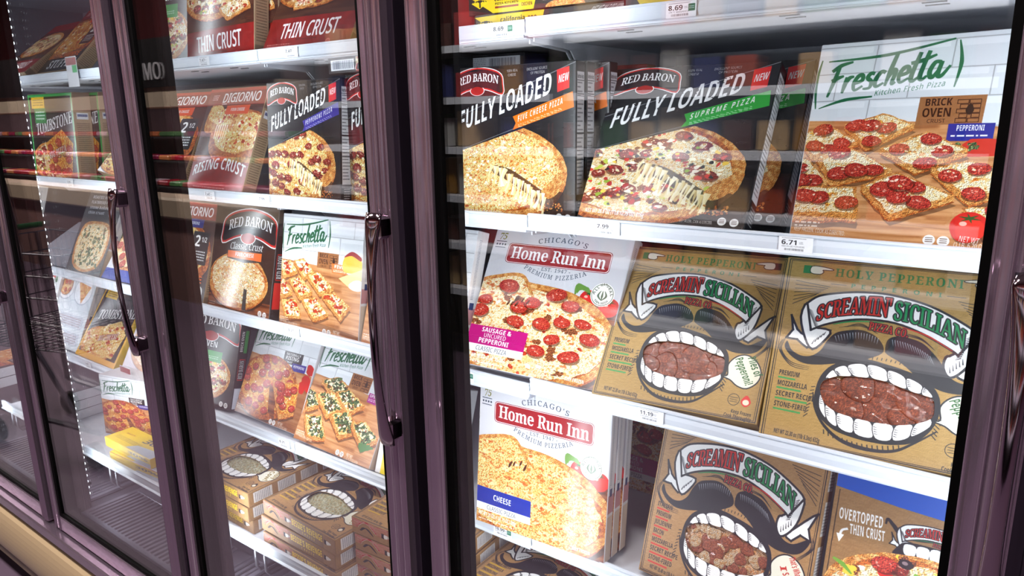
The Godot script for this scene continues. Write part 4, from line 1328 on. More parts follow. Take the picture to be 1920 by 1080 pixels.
# ------------------------------------------------------------------ materials
func make_materials() -> void:
	M.frame = mat(Color(0.62, 0.55, 0.62), 0.18, 0.86)
	M.frame_dark = mat(Color(0.2, 0.17, 0.22), 0.3, 0.6)
	M.chrome = mat(Color(0.62, 0.56, 0.6), 0.08, 1.0)
	M.rubber = mat(Color(0.012, 0.012, 0.014), 0.6, 0.0, 0.15)
	M.mullion = mat(Color(0.016, 0.014, 0.02), 0.5, 0.0, 0.2)
	M.cover = mat(Color(0.06, 0.055, 0.07), 0.45, 0.0, 0.3)
	M.shelf = mat(Color(0.80, 0.81, 0.84), 0.38)
	M.rail = mat(Color(0.80, 0.83, 0.87), 0.3)
	M.liner = mat(Color(0.42, 0.43, 0.47), 0.45)
	M.deck = mat(Color(0.30, 0.29, 0.33), 0.4, 0.3)
	M.grille = mat(Color(0.5, 0.48, 0.53), 0.35, 0.5)
	M.dark = mat(Color(0.03, 0.03, 0.035), 0.7)
	M.bumper = mat(Color(0.62, 0.54, 0.42), 0.45)
	M.bumper_edge = mat(Color(0.34, 0.27, 0.21), 0.5)
	M.zinc = mat(Color(0.55, 0.55, 0.58), 0.3, 0.8)
	M.glass = mat(Color(0, 0, 0, 0.015), 0.0)
	M.glass.transparency = BaseMaterial3D.TRANSPARENCY_ALPHA
	M.led = mat(Color(0.95, 0.96, 1.0), 0.4)
	M.led.emission_enabled = true
	M.led.emission = Color(0.93, 0.97, 1.0)
	M.led.emission_energy_multiplier = 3.0
	M.film = mat(Color(0, 0, 0, 0.02), 0.06, 0.0, 0.28)
	M.film.transparency = BaseMaterial3D.TRANSPARENCY_ALPHA
	var nt := NoiseTexture2D.new()
	nt.width = 256
	nt.height = 256
	nt.seamless = true
	nt.as_normal_map = true
	nt.bump_strength = 10.0
	var fn := FastNoiseLite.new()
	fn.noise_type = FastNoiseLite.TYPE_CELLULAR
	fn.frequency = 0.02
	fn.fractal_octaves = 2
	nt.noise = fn
	M.film.normal_enabled = true
	M.film.normal_texture = nt
	M.film.normal_scale = 0.7
	M.card = mat(Color(0.62, 0.52, 0.40), 0.7)
	M.kraft = mat(Color(0.56, 0.43, 0.27), 0.65)
	M.gold = mat(Color(0.6, 0.49, 0.27), 0.55)
	M.black = mat(Color(0.07, 0.065, 0.075), 0.4)
	M.white = mat(Color(0.77, 0.77, 0.79), 0.4)
	M.red = mat(Color(0.5, 0.09, 0.08), 0.35)
	M.grey = mat(Color(0.3, 0.3, 0.33), 0.4)
	M.yellow = mat(Color(0.78, 0.64, 0.12), 0.4)

func paper(t: Texture2D, gloss := 0.3) -> StandardMaterial3D:
	var m := mat(Color.WHITE, gloss)
	m.albedo_texture = t
	m.texture_repeat = false
	return m

# ------------------------------------------------------------------ the room
func build_room() -> void:
	var lo := Vector3(-14, 0, -1.3)
	var hi := Vector3(6, 4.05, 4.2)
	var fl := mat(Color(0.33, 0.27, 0.33), 0.35)
	structure("floor", box_mesh(Vector3(lo.x, -0.1, lo.z), Vector3(hi.x, 0, hi.z)), fl)
	structure("ceiling", box_mesh(Vector3(lo.x, hi.y, lo.z), Vector3(hi.x, hi.y + 0.1, hi.z)), mat(Color(0.62, 0.6, 0.6), 0.9))
	var wall := mat(Color(0.36, 0.06, 0.09), 0.6)
	structure("wall_back", box_mesh(Vector3(lo.x, 0, lo.z - 0.1), Vector3(hi.x, hi.y, lo.z)), wall)
	structure("wall_front", box_mesh(Vector3(lo.x, 0, hi.z), Vector3(hi.x, hi.y, hi.z + 0.1)), wall)
	structure("wall_left", box_mesh(Vector3(lo.x - 0.1, 0, lo.z), Vector3(lo.x, hi.y, hi.z)), wall)
	structure("wall_right", box_mesh(Vector3(hi.x, 0, lo.z), Vector3(hi.x + 0.1, hi.y, hi.z)), wall)
	for k in 5:
		var l := thing("ceiling_lamp", "white strip lamp on the ceiling above the aisle", "lamp", "strip lamps over the aisle")
		l.position = Vector3(-10.0 + 3.2 * k, 3.92, 1.2)
		put("housing", box_mesh(Vector3(-0.75, 0, -0.19), Vector3(0.75, 0.13, 0.19), 0.01), M.white, l)
		var tube_glow := mat(Color.WHITE, 0.5)
		tube_glow.emission_enabled = true
		tube_glow.emission = Color(1.0, 0.96, 0.94)
		tube_glow.emission_energy_multiplier = 5.0
		put("diffuser", box_mesh(Vector3(-0.7, -0.01, -0.15), Vector3(0.7, 0.0, 0.15), 0.002), tube_glow, l)

# ------------------------------------------------------------------ the freezer case with its doors
# a metal profile whose face is a row of shallow flutes (width, bulge), starting at x
func flutes(x: float, rows: Array) -> PackedVector2Array:
	var p := PackedVector2Array([Vector2(x, -0.035)])
	for r in rows:
		for i in 7:
			p.append(Vector2(x + r[0] * (i + 0.02) / 6.04, r[1] * sin(PI * i / 6.0)))
		x += r[0]
	p.append(Vector2(x, -0.035))
	return p

func door(k: int) -> void:
	var d := Node3D.new()
	d.name = "door"
	freezer.add_child(d, true)
	d.position.x = -PITCH * k
	var y0 := 0.385
	var y1 := 2.02
	var st := st_new()
	extrude(st, flutes(-0.711, [[0.002, 0.0012], [0.0055, -0.0006], [0.019, -0.0014], [0.0055, -0.0006], [0.004, 0.0015]]), y0, y1)
	put("hinge_stile", done(st), M.frame, d)
	st = st_new()
	extrude(st, flutes(-0.032, [[0.003, 0.001], [0.0115, -0.0013], [0.003, 0.0012], [0.0095, 0.0042], [0.003, -0.001], [0.0085, 0.0032], [0.003, -0.0012], [0.002, 0.0005]]), y0, y1)
	put("handle_stile", done(st), M.frame, d)
	st = st_new()
	extrude(st, PackedVector2Array([Vector2(0.0115, -0.036), Vector2(0.0115, -0.014), Vector2(0.0225, -0.014), Vector2(0.0235, -0.011), Vector2(0.026, -0.011), Vector2(0.027, -0.036)]), y0, y1)
	put("side_seal", done(st), M.frame_dark, d)
	for e in [["bottom_rail", y0, 0.43], ["top_rail", 1.975, y1]]:
		st = st_new()
		add_box(st, Vector3(-0.6749, e[1], -0.035), Vector3(-0.0321, e[2], -0.001), 0.002)
		put(e[0], done(st), M.frame, d)
	st = st_new()
	for b in [[Vector3(-0.6749, 0.43, -0.034), Vector3(-0.660, 1.975, -0.004)], [Vector3(-0.040, 0.43, -0.034), Vector3(-0.0321, 1.975, -0.003)], [Vector3(-0.66, 0.43, -0.034), Vector3(-0.04, 0.442, -0.004)], [Vector3(-0.66, 1.96, -0.034), Vector3(-0.04, 1.975, -0.004)]]:
		add_box(st, b[0], b[1])
	put("gasket", done(st), M.rubber, d)
	for z in [-0.008, -0.026]:
		put("glass_pane", box_mesh(Vector3(-0.66, 0.442, z - 0.003), Vector3(-0.04, 1.96, z)), M.glass, d)
	# the pull: two posts and a flared, bowed bar
	var path := PackedVector3Array()
	var rad := []
	var n := 30
	for i in n + 1:
		var t := i / float(n)
		var q := absf(t - 0.5) * 2
		path.append(Vector3(0.0, lerpf(1.418, 1.062, t), 0.026 + 0.012 * sin(PI * t) - 0.004 * pow(q, 8)))
		rad.append(Vector2(0.0068 + 0.0105 * pow(q, 3.0), 0.0045 + 0.003 * pow(q, 4.0)) * (1.0 if q < 0.97 else 0.85))
	put("handle", tube(path, rad), M.chrome, d)
	for y in [1.397, 1.083]:
		put("handle_post", box_mesh(Vector3(-0.0125, y - 0.017, -0.001), Vector3(0.0125, y + 0.017, 0.027), 0.005), M.chrome, d)

func build_case() -> void:
	freezer = thing("freezer_case", "long glass-doored freezer case with bronze metal door frames and cream bumper", "freezer")
	var x0 := JOINT - PITCH * 4
	var x1 := JOINT + PITCH * 2
	put("back_panel", box_mesh(Vector3(x0, 0.12, -1.08), Vector3(x1, 2.3, -1.0)), M.liner, freezer)
	put("roof_panel", box_mesh(Vector3(x0, 2.06, -1.0), Vector3(x1, 2.3, -0.001)), M.liner, freezer)
	put("end_panel", box_mesh(Vector3(x0 - 0.05, 0.12, -1.08), Vector3(x0, 2.3, 0.0)), M.liner, freezer)
	put("end_panel", box_mesh(Vector3(x1, 0.12, -1.08), Vector3(x1 + 0.05, 2.3, 0.0)), M.liner, freezer)
	put("deck", box_mesh(Vector3(x0, 0.28, -1.0), Vector3(x1, 0.385, -0.06)), M.deck, freezer)
	put("sill", box_mesh(Vector3(x0, 0.345, -0.06), Vector3(x1, 0.378, 0.022), 0.004), M.frame, freezer)
	var st := st_new()
	var prof := PackedVector2Array()
	for i in 13:
		var t := i / 12.0
		prof.append(Vector2(0.006 + 0.028 * pow(sin(PI * t), 0.5), lerpf(0.325, 0.15, t)))
	prof.append(Vector2(-0.03, 0.15))
	prof.append(Vector2(-0.03, 0.325))
	extrude(st, prof, x0, x1, "x")
	put("bumper", done(st), M.bumper, freezer)
	for y in [[0.325, 0.345], [0.12, 0.15]]:
		put("bumper_trim", box_mesh(Vector3(x0, y[0], -0.05), Vector3(x1, y[1], 0.012), 0.003), M.bumper_edge, freezer)
	put("kick_plate", box_mesh(Vector3(x0, 0.0, -0.9), Vector3(x1, 0.12, -0.07)), M.dark, freezer)
	for k in range(-1, 5):                                         # posts behind the door joints, each with a lamp strip on its inner corners
		var x: float = JOINT - PITCH * k
		st = st_new()
		add_box(st, Vector3(x - 0.03, 0.378, -0.086), Vector3(x + 0.03, 2.06, -0.038), 0.002)
		put("mullion", done(st), M.mullion, freezer)
		put("lamp_cover", box_mesh(Vector3(x - 0.0295, 0.40, -0.104), Vector3(x + 0.0295, 2.04, -0.086), 0.002), M.cover, freezer)
		st = st_new()
		for s in [-1, 1]:
			for i in 78:
				var y := 0.44 + i * 0.02
				add_box(st, Vector3(x + s * 0.012 - 0.004, y - 0.004, -0.1115), Vector3(x + s * 0.012 + 0.004, y + 0.004, -0.104), 0.002)
		put("lamp_strip", done(st), M.led, freezer)
	for k in range(0, 4):
		door(k)
	door(-1)
	for k in range(0, 4):                                          # air grilles in the floor behind the doors
		var g := Node3D.new()
		g.name = "air_grille"
		freezer.add_child(g, true)
		g.position = Vector3(JOINT - PITCH * k, 0.385, 0)
		put("tray", box_mesh(Vector3(0.035, 0.0, -0.335), Vector3(0.735, 0.006, -0.075)), M.dark, g)
		st = st_new()
		for b in [[0.03, -0.085, 0.74, -0.07], [0.03, -0.34, 0.74, -0.235], [0.03, -0.24, 0.045, -0.08], [0.725, -0.24, 0.74, -0.08], [0.60, -0.24, 0.66, -0.08]]:
			add_box(st, Vector3(b[0], 0.004, b[1]), Vector3(b[2], 0.014, b[3]), 0.001)
		put("frame", done(st), M.grille, g)
		var bar := box_mesh(Vector3(-0.005, 0.006, -0.236), Vector3(0.005, 0.013, -0.084), 0.001)
		for i in 33:
			var u := 0.056 + i * 0.0205
			if u > 0.595 and u < 0.665:
				continue
			put("bar", bar, M.grille, g).position.x = u
		var ring := st_new()
		for i in 16:
			var a := TAU * i / 16
			var b := TAU * (i + 1) / 16
			var c := Vector3(0.63, 0.0146, -0.16)
			quad(ring, c + Vector3(cos(a) * 0.016, 0, sin(a) * 0.016), c + Vector3(cos(b) * 0.016, 0, sin(b) * 0.016), c + Vector3(cos(b) * 0.004, 0, sin(b) * 0.004), c + Vector3(cos(a) * 0.004, 0, sin(a) * 0.004), Vector3.UP)
		put("drain", done(ring), M.rubber, g)

const SHELF_WORDS := ["top", "second", "third", "fourth", "bottom"]
func build_shelves() -> void:
	var holds := [
		["holding the yellow-labelled flatbread cartons", "holding the black cartons with orange and green ribbons", "holding the gold moustache cartons", "holding the cheese pizza carton and the kraft moustache carton", "below the kraft moustache carton behind the right-hand door"],
		["holding the two red thin crust cartons", "holding the red rising crust carton", "holding the black classic crust carton", "holding the spinach pizza carton", "holding the stacks of flat kraft cartons"],
		["holding the tilted heap of red cartons", "holding the row of green-edged cartons", "holding the dark grey flatbread carton", "holding the yellow-edged cheese carton", "holding the yellow cartons near the left"],
		["at the far left behind the leftmost door, top tier", "at the far left behind the leftmost door, second tier", "at the far left behind the leftmost door, third tier", "at the far left behind the leftmost door, fourth tier", "at the far left behind the leftmost door, lowest tier"],
		["past the right-hand door frame, top tier", "past the right-hand door frame, second tier", "past the right-hand door frame, third tier", "past the right-hand door frame, fourth tier", "past the right-hand door frame, lowest tier"]]
	for c in 5:
		var xr: float = 0.007 - PITCH * c if c < 4 else 0.777
		var xl := xr - PITCH + 0.002
		for i in 5:
			var zf: float = SHELF_Z if i < 4 else DECK_Z
			var zb := -0.96
			var s := thing("shelf", "%s white price-railed shelf %s" % [["topmost", "second", "third", "fourth", "lowest"][i], holds[c][i]], "shelf", "white shelves of the freezer case")
			s.position = Vector3(0, level(i, xl + 0.3), 0)
			put("shelf_plate", box_mesh(Vector3(xl, -0.031, zb), Vector3(xr, -0.022, zf - 0.006), 0.001), M.shelf, s)
			var st := st_new()
			extrude(st, PackedVector2Array([Vector2(zf - 0.008, -0.0295), Vector2(zf - 0.008, 0.0005), Vector2(zf - 0.004, 0.0015), Vector2(zf + 0.001, 0.0005), Vector2(zf + 0.001, -0.002), Vector2(zf - 0.001, -0.0035), Vector2(zf + 0.0003, -0.013), Vector2(zf - 0.001, -0.0232), Vector2(zf + 0.001, -0.0245), Vector2(zf + 0.004, -0.0265), Vector2(zf + 0.003, -0.0295)]), xl, xr, "x")
			put("price_rail", done(st), M.rail, s)
			for x in [xl + 0.002, xr - 0.005]:
				st = st_new()
				extrude(st, PackedVector2Array([Vector2(zf - 0.02, -0.0313), Vector2(zf - 0.02, -0.038), Vector2(zf - 0.14, -0.046), Vector2(zf - 0.17, -0.075), Vector2(zb + 0.05, -0.105), Vector2(zb, -0.105), Vector2(zb, -0.0313)]), x, x + 0.003, "x")
				put("bracket", done(st), M.shelf, s)
			if i == 4:
				for x in [xl + 0.02, xl + 0.06]:
					var p := PackedVector3Array([Vector3(x, -0.036, zf - 0.02), Vector3(x, -0.1, zf - 0.02), Vector3(x, -0.115, zf - 0.03), Vector3(x, -0.118, zf - 0.09)])
					put("hook", tube(p, [Vector2(0.004, 0.004), Vector2(0.004, 0.004), Vector2(0.004, 0.004), Vector2(0.004, 0.004)], 8), M.zinc, s)
			else:
				st = st_new()
				for x in [xl + 0.16, xl + 0.42, xl + 0.60]:
					for z in [zf - 0.04, zf - 0.07]:
						add_box(st, Vector3(x, -0.0322, z), Vector3(x + 0.028, -0.0311, z + 0.006))
				put("slot", done(st), M.dark, s)

# ------------------------------------------------------------------ cartons
# pose: x, y, z of the middle of the lower front edge, turn, lean back, roll in degrees, width, height
# (y given as a shelf number 0 to 4: standing on that shelf's plate on its lowest edge, t thick)
func place(o: Node3D, p: Array, t := 0.038) -> void:
	p = p.duplicate()
	if p[1] is int:
		p[1] = level(p[1], p[0]) - 0.0217 + t * sin(deg_to_rad(maxf(p[4], 0))) + p[6] / 2 * absf(sin(deg_to_rad(p[5])))
	o.transform = Transform3D(Basis(Vector3.UP, deg_to_rad(p[3])) * Basis(Vector3.RIGHT, -deg_to_rad(p[4])) * Basis(Vector3.BACK, deg_to_rad(p[5])), Vector3(p[0], p[1], p[2]))

func carton(called: String, label: String, p: Array, t: float, front: Material, side: Material, body: Material, group := "", bulge := 0.0015, category := "carton") -> Node3D:
	var o := thing(called, label, category, group)
	place(o, p, t)
	var w: float = p[6]
	var h: float = p[7]
	put("body", box_mesh(Vector3(-w / 2, 0, -t), Vector3(w / 2, h, 0), 0.0012, ["front", "right"]), body, o)
	put("front_panel", sheet(w - 0.0024, h - 0.0024, bulge), front, o).position = Vector3(0, 0.0012, 0)
	var s := put("side_panel", sheet(t - 0.0024, h - 0.0024), side, o)
	s.transform = Transform3D(Basis(Vector3.UP, PI / 2), Vector3(w / 2, 0.0012, -t / 2))
	return o

func copy_behind(src: Node3D, label: String, d: Vector3, group := "") -> Node3D:
	var o := src.duplicate()
	o.name = numbered(String(src.name).trim_suffix("_" + String(src.name).get_slice("_", String(src.name).get_slice_count("_") - 1)) if String(src.name).right(3).is_valid_int() else String(src.name))
	add_child(o)
	d.y += -d.z * maxf(0.0, -src.basis.y.z / src.basis.y.y)           # its lower edge stays on the shelf too
	o.transform = src.transform.translated_local(d)
	meta(o, label, src.get_meta("category"), group)
	return o

# a carton with a mouth-shaped window: the sheet of card round the hole, a film behind it and the pizza inside
func window_carton(called: String, label: String, p: Array, t: float, front: Material, side: Material, body: Material, food: String, group := "") -> Node3D:
	var o := thing(called, label, "carton", group)
	place(o, p, t)
	var w: float = p[6]
	var h: float = p[7]
	put("body", box_mesh(Vector3(-w / 2, 0, -t), Vector3(w / 2, h, 0), 0.0012, ["front", "right"]), body, o)
	var hole := loop(MOUTH, 4)
	var c := Vector2(505, 710)
	var angles := []
	for q in hole:
		angles.append((q - c).angle())
	for q in [Vector2(4, 4), Vector2(996, 4), Vector2(996, 996), Vector2(4, 996)]:
		angles.append((q - c).angle())
	angles.sort()
	var ring_in := PackedVector2Array()
	var ring_out := PackedVector2Array()
	for a: float in angles:
		var dir := Vector2.from_angle(a)
		var tx := (996 - c.x) / dir.x if dir.x > 0 else (4 - c.x) / dir.x
		var ty := (996 - c.y) / dir.y if dir.y > 0 else (4 - c.y) / dir.y
		ring_out.append(c + dir * minf(tx, ty))
		var best := 0.0
		for i in hole.size():
			var hit = Geometry2D.segment_intersects_segment(c, c + dir * 900, hole[i], hole[(i + 1) % hole.size()])
			if hit != null:
				best = maxf(best, c.distance_to(hit))
		ring_in.append(c + dir * best)
	var st := SurfaceTool.new()
	st.begin(Mesh.PRIMITIVE_TRIANGLES)
	st.set_smooth_group(-1)
	var at := func(q: Vector2, z: float) -> Vector3: return Vector3((q.x / 1000 - 0.5) * w, (1 - q.y / 1000) * h, z)
	var n := angles.size()
	for i in n:
		var j := (i + 1) % n
		for f in [[ring_in[i], ring_out[i], ring_out[j]], [ring_in[i], ring_out[j], ring_in[j]]]:
			for q: Vector2 in f:
				st.set_uv(q / 1000)
				st.set_normal(Vector3.BACK)
				st.add_vertex(at.call(q, 0.0))
	put("front_panel", st.commit(), front, o)
	st = st_new()
	for i in n:
		var j := (i + 1) % n
		var o2: Vector2 = c - ring_in[i]
		quad(st, at.call(ring_in[i], 0), at.call(ring_in[j], 0), at.call(ring_in[j], -0.0016), at.call(ring_in[i], -0.0016), Vector3(o2.x, -o2.y, 0))
	put("window_edge", done(st), M.card, o)
	st = SurfaceTool.new()
	st.begin(Mesh.PRIMITIVE_TRIANGLES)
	for f in [[0, 0], [1, 0], [1, 1], [0, 0], [1, 1], [0, 1]]:
		st.set_uv(Vector2(f[0], f[1]))
		st.set_normal(Vector3.BACK)
		st.set_tangent(Plane(1, 0, 0, 1))
		st.add_vertex(at.call(Vector2(220 + 560 * f[0], 590 + 250 * f[1]), -0.0012))
	put("window_film", st.commit(), M.film, o)
	var s := put("side_panel", sheet(t - 0.0024, h - 0.0024), side, o)
	s.transform = Transform3D(Basis(Vector3.UP, PI / 2), Vector3(w / 2, 0.0012, -t / 2))
	# the frozen pizza seen through the window
	var z := Node3D.new()
	z.name = "pizza"
	o.add_child(z, true)
	var cols := {"pepperoni": [Color(0.85, 0.8, 0.75), Color(0.70, 0.52, 0.42), Color(1.0, 0.82, 0.7)], "meat": [Color(0.7, 0.6, 0.55), Color(0.95, 0.8, 0.75), Color(1.0, 0.95, 0.95)], "cheese": [Color(0.62, 0.66, 0.62), Color(0.7, 0.74, 0.72), Color(0.84, 0.9, 0.95)]}
	var cc: Array = cols[food]
	var nz := FastNoiseLite.new()
	nz.seed = used.get(called, 0) * 7 + 3
	nz.frequency = 150.0
	nz.fractal_octaves = 3
	z.add_child(relief(nz, at, Rect2(200, 570, 610, 290), 46, 22, -0.0085, 0.004, cc[0], cc[2] if food == "cheese" else cc[1], "cheese_layer"), true)
	if food == "pepperoni":
		for q in [[300, 690, 82], [430, 655, 78], [395, 760, 84], [560, 690, 88], [690, 690, 80], [520, 775, 86], [650, 770, 84], [290, 770, 70], [730, 740, 70], [500, 640, 66], [620, 640, 60]]:
			z.add_child(disc(nz, at.call(Vector2(q[0] + rng.randf_range(-18, 18), q[1] + rng.randf_range(-12, 12)), -0.0052 + rng.randf_range(-0.001, 0.0012)), q[2] * 0.00031, cc[1], cc[2]), true)
	elif food == "meat":
		for i in 46:
			var q := Vector2(rng.randf_range(250, 750), rng.randf_range(615, 815))
			z.add_child(disc(nz, at.call(q, -0.006 + rng.randf_range(-0.001, 0.001)), rng.randf_range(0.005, 0.013), cc[1] if i % 3 else Color(0.72, 0.66, 0.66), cc[2] if i % 3 else Color(0.82, 0.76, 0.76), i % 3 == 0), true)
	return o

func relief(nz: FastNoiseLite, at: Callable, r: Rect2, nx: int, ny: int, z: float, amp: float, a: Color, b: Color, called: String) -> MeshInstance3D:
	var st := SurfaceTool.new()
	st.begin(Mesh.PRIMITIVE_TRIANGLES)
	st.set_smooth_group(0)
	for i in nx:
		for j in ny:
			for k in [[0, 0], [1, 0], [1, 1], [0, 0], [1, 1], [0, 1]]:
				var q := r.position + r.size * Vector2((i + k[0]) / float(nx), (j + k[1]) / float(ny))
				var p: Vector3 = at.call(q, z)
				var v := nz.get_noise_2d(p.x, p.y)
				st.set_color(a.lerp(b, clampf(0.5 + v * 1.4, 0, 1)).srgb_to_linear())
				st.add_vertex(p + Vector3(0, 0, clampf(v * amp, -amp, amp * 0.8)))
	st.generate_normals()
	return food_mesh(called, st, true)

func disc(nz: FastNoiseLite, c: Vector3, r: float, a: Color, b: Color, pale := false) -> MeshInstance3D:
	var st := SurfaceTool.new()
	st.begin(Mesh.PRIMITIVE_TRIANGLES)
	st.set_smooth_group(0)
	var tilt := Vector2(rng.randf_range(-0.06, 0.06), rng.randf_range(-0.06, 0.06))
	var f := func(ring: int, k: int) -> void:
		var w := TAU * k / 22
		var q: float = [0.0, 0.3, 0.6, 0.88, 1.0, 1.0][ring]
		var o := Vector2(cos(w), sin(w)) * r * q * (1 + 0.08 * sin(3 * w + c.x * 90))
		var v := nz.get_noise_2d(c.x * 3 + o.x * 2, c.y * 3 + o.y * 2)
		st.set_color(a.lerp(b, clampf(0.5 + v * 1.6, 0, 1)).srgb_to_linear())
		st.add_vertex(c + Vector3(o.x, o.y, [0.0012, 0.0012, 0.0012, 0.0013, 0.0005, -0.0012][ring] + o.dot(tilt) * 0.4 + v * 0.0006))
	for ring in 5:
		for k in 22:
			for e in [[0, 0], [1, 1], [1, 0], [0, 0], [0, 1], [1, 1]]:
				f.call(ring + e[0], k + e[1])
	st.generate_normals()
	return food_mesh("topping", st, pale)

func food_mesh(called: String, st: SurfaceTool, pale := false) -> MeshInstance3D:
	for f in ["meat", "mozz"]:
		if not M.has("food_" + f):
			var m := mat(Color.WHITE, 0.45)
			m.vertex_color_use_as_albedo = true
			m.albedo_texture = ImageTexture.create_from_image(INK["slice" if f == "meat" else f])
			m.uv1_triplanar = true
			m.uv1_scale = Vector3.ONE * (9.0 if f == "meat" else 9.0)
			M["food_" + f] = m
	var o := MeshInstance3D.new()
	o.name = called
	o.mesh = st.commit()
	o.material_override = M.food_mozz if pale else M.food_meat
	return o


# ------------------------------------------------------------------ the right-hand door's shelves
var P := {}
func side(kind: String, gloss := 0.4) -> Material:
	if not P.has("side_" + kind):
		P["side_" + kind] = paper(art_side(kind, 64 if kind != "barcode" else 256, 512 if kind != "barcode" else 128), gloss)
	return P["side_" + kind]

func long_side(kind: String) -> Material:
	if not P.has("long_" + kind):
		P["long_" + kind] = paper(art_side(kind, 640, 96 if kind == "revenge" else 128), 0.5)
	return P["long_" + kind]

func kept(key: String, make: Callable, gloss := 0.3) -> Material:
	if not P.has(key):
		P[key] = paper(make.call(), gloss)
	return P[key]

# a carton lying flat: its lid is the printed front, its long edge faces the door
func flat_carton(called: String, label: String, at: Vector3, turn: float, w: float, d: float, t: float, lid: Material, edge: Material, right: Material, body: Material, group := "") -> Node3D:
	var o := thing(called, label, "carton", group)
	o.position = at
	o.rotation.y = deg_to_rad(turn)
	put("body", box_mesh(Vector3(-w / 2, 0, -d), Vector3(w / 2, t, 0), 0.0012, ["front", "right", "top"]), body, o)
	var e := put("edge_panel", sheet(w - 0.0024, t - 0.0024), edge, o)
	e.position = Vector3(0, 0.0012, 0)
	var r := put("side_panel", sheet(t - 0.0024, d - 0.0024), right, o)
	r.transform = Transform3D(Basis(Vector3(0, -1, 0), Vector3(0, 0, -1), Vector3(1, 0, 0)), Vector3(w / 2, t / 2, -0.0012))
	var l := put("lid_panel", sheet(w - 0.0024, d - 0.0024), lid, o)
	l.transform = Transform3D(Basis(Vector3.RIGHT, -PI / 2), Vector3(0, t, -0.0012))
	return o

func flat_window(called: String, label: String, at: Vector3, turn: float, w: float, d: float, t: float, group := "") -> Node3D:
	var o := window_carton(called, label, [0, 0, 0, 0, 0, 0, w, d], t, kept("revenge_lid", func(): return art_scream("kraft", 512, ["DOUBLE FRESH", "MOZZARELLA", "PROVOLONE", "PREMIUM", "SECRET RECIPE", "STONE-FIRED"], Color(0.75, 0.6, 0.1), ["Holy", "Cow!"], [], "NET WT 25.00 oz (1lb 9oz) 709g"), 0.5), side("kraft"), M.kraft, "cheese", group)
	o.transform = Transform3D(Basis(Vector3.UP, deg_to_rad(turn)) * Basis(Vector3.RIGHT, -PI / 2), at + Vector3(0, t, 0))
	var e := put("edge_panel", sheet(w - 0.003, t - 0.003), long_side("revenge"), o)
	e.transform = Transform3D(Basis(Vector3.RIGHT, PI / 2), Vector3(0, -0.0003, -t + 0.0015))
	return o

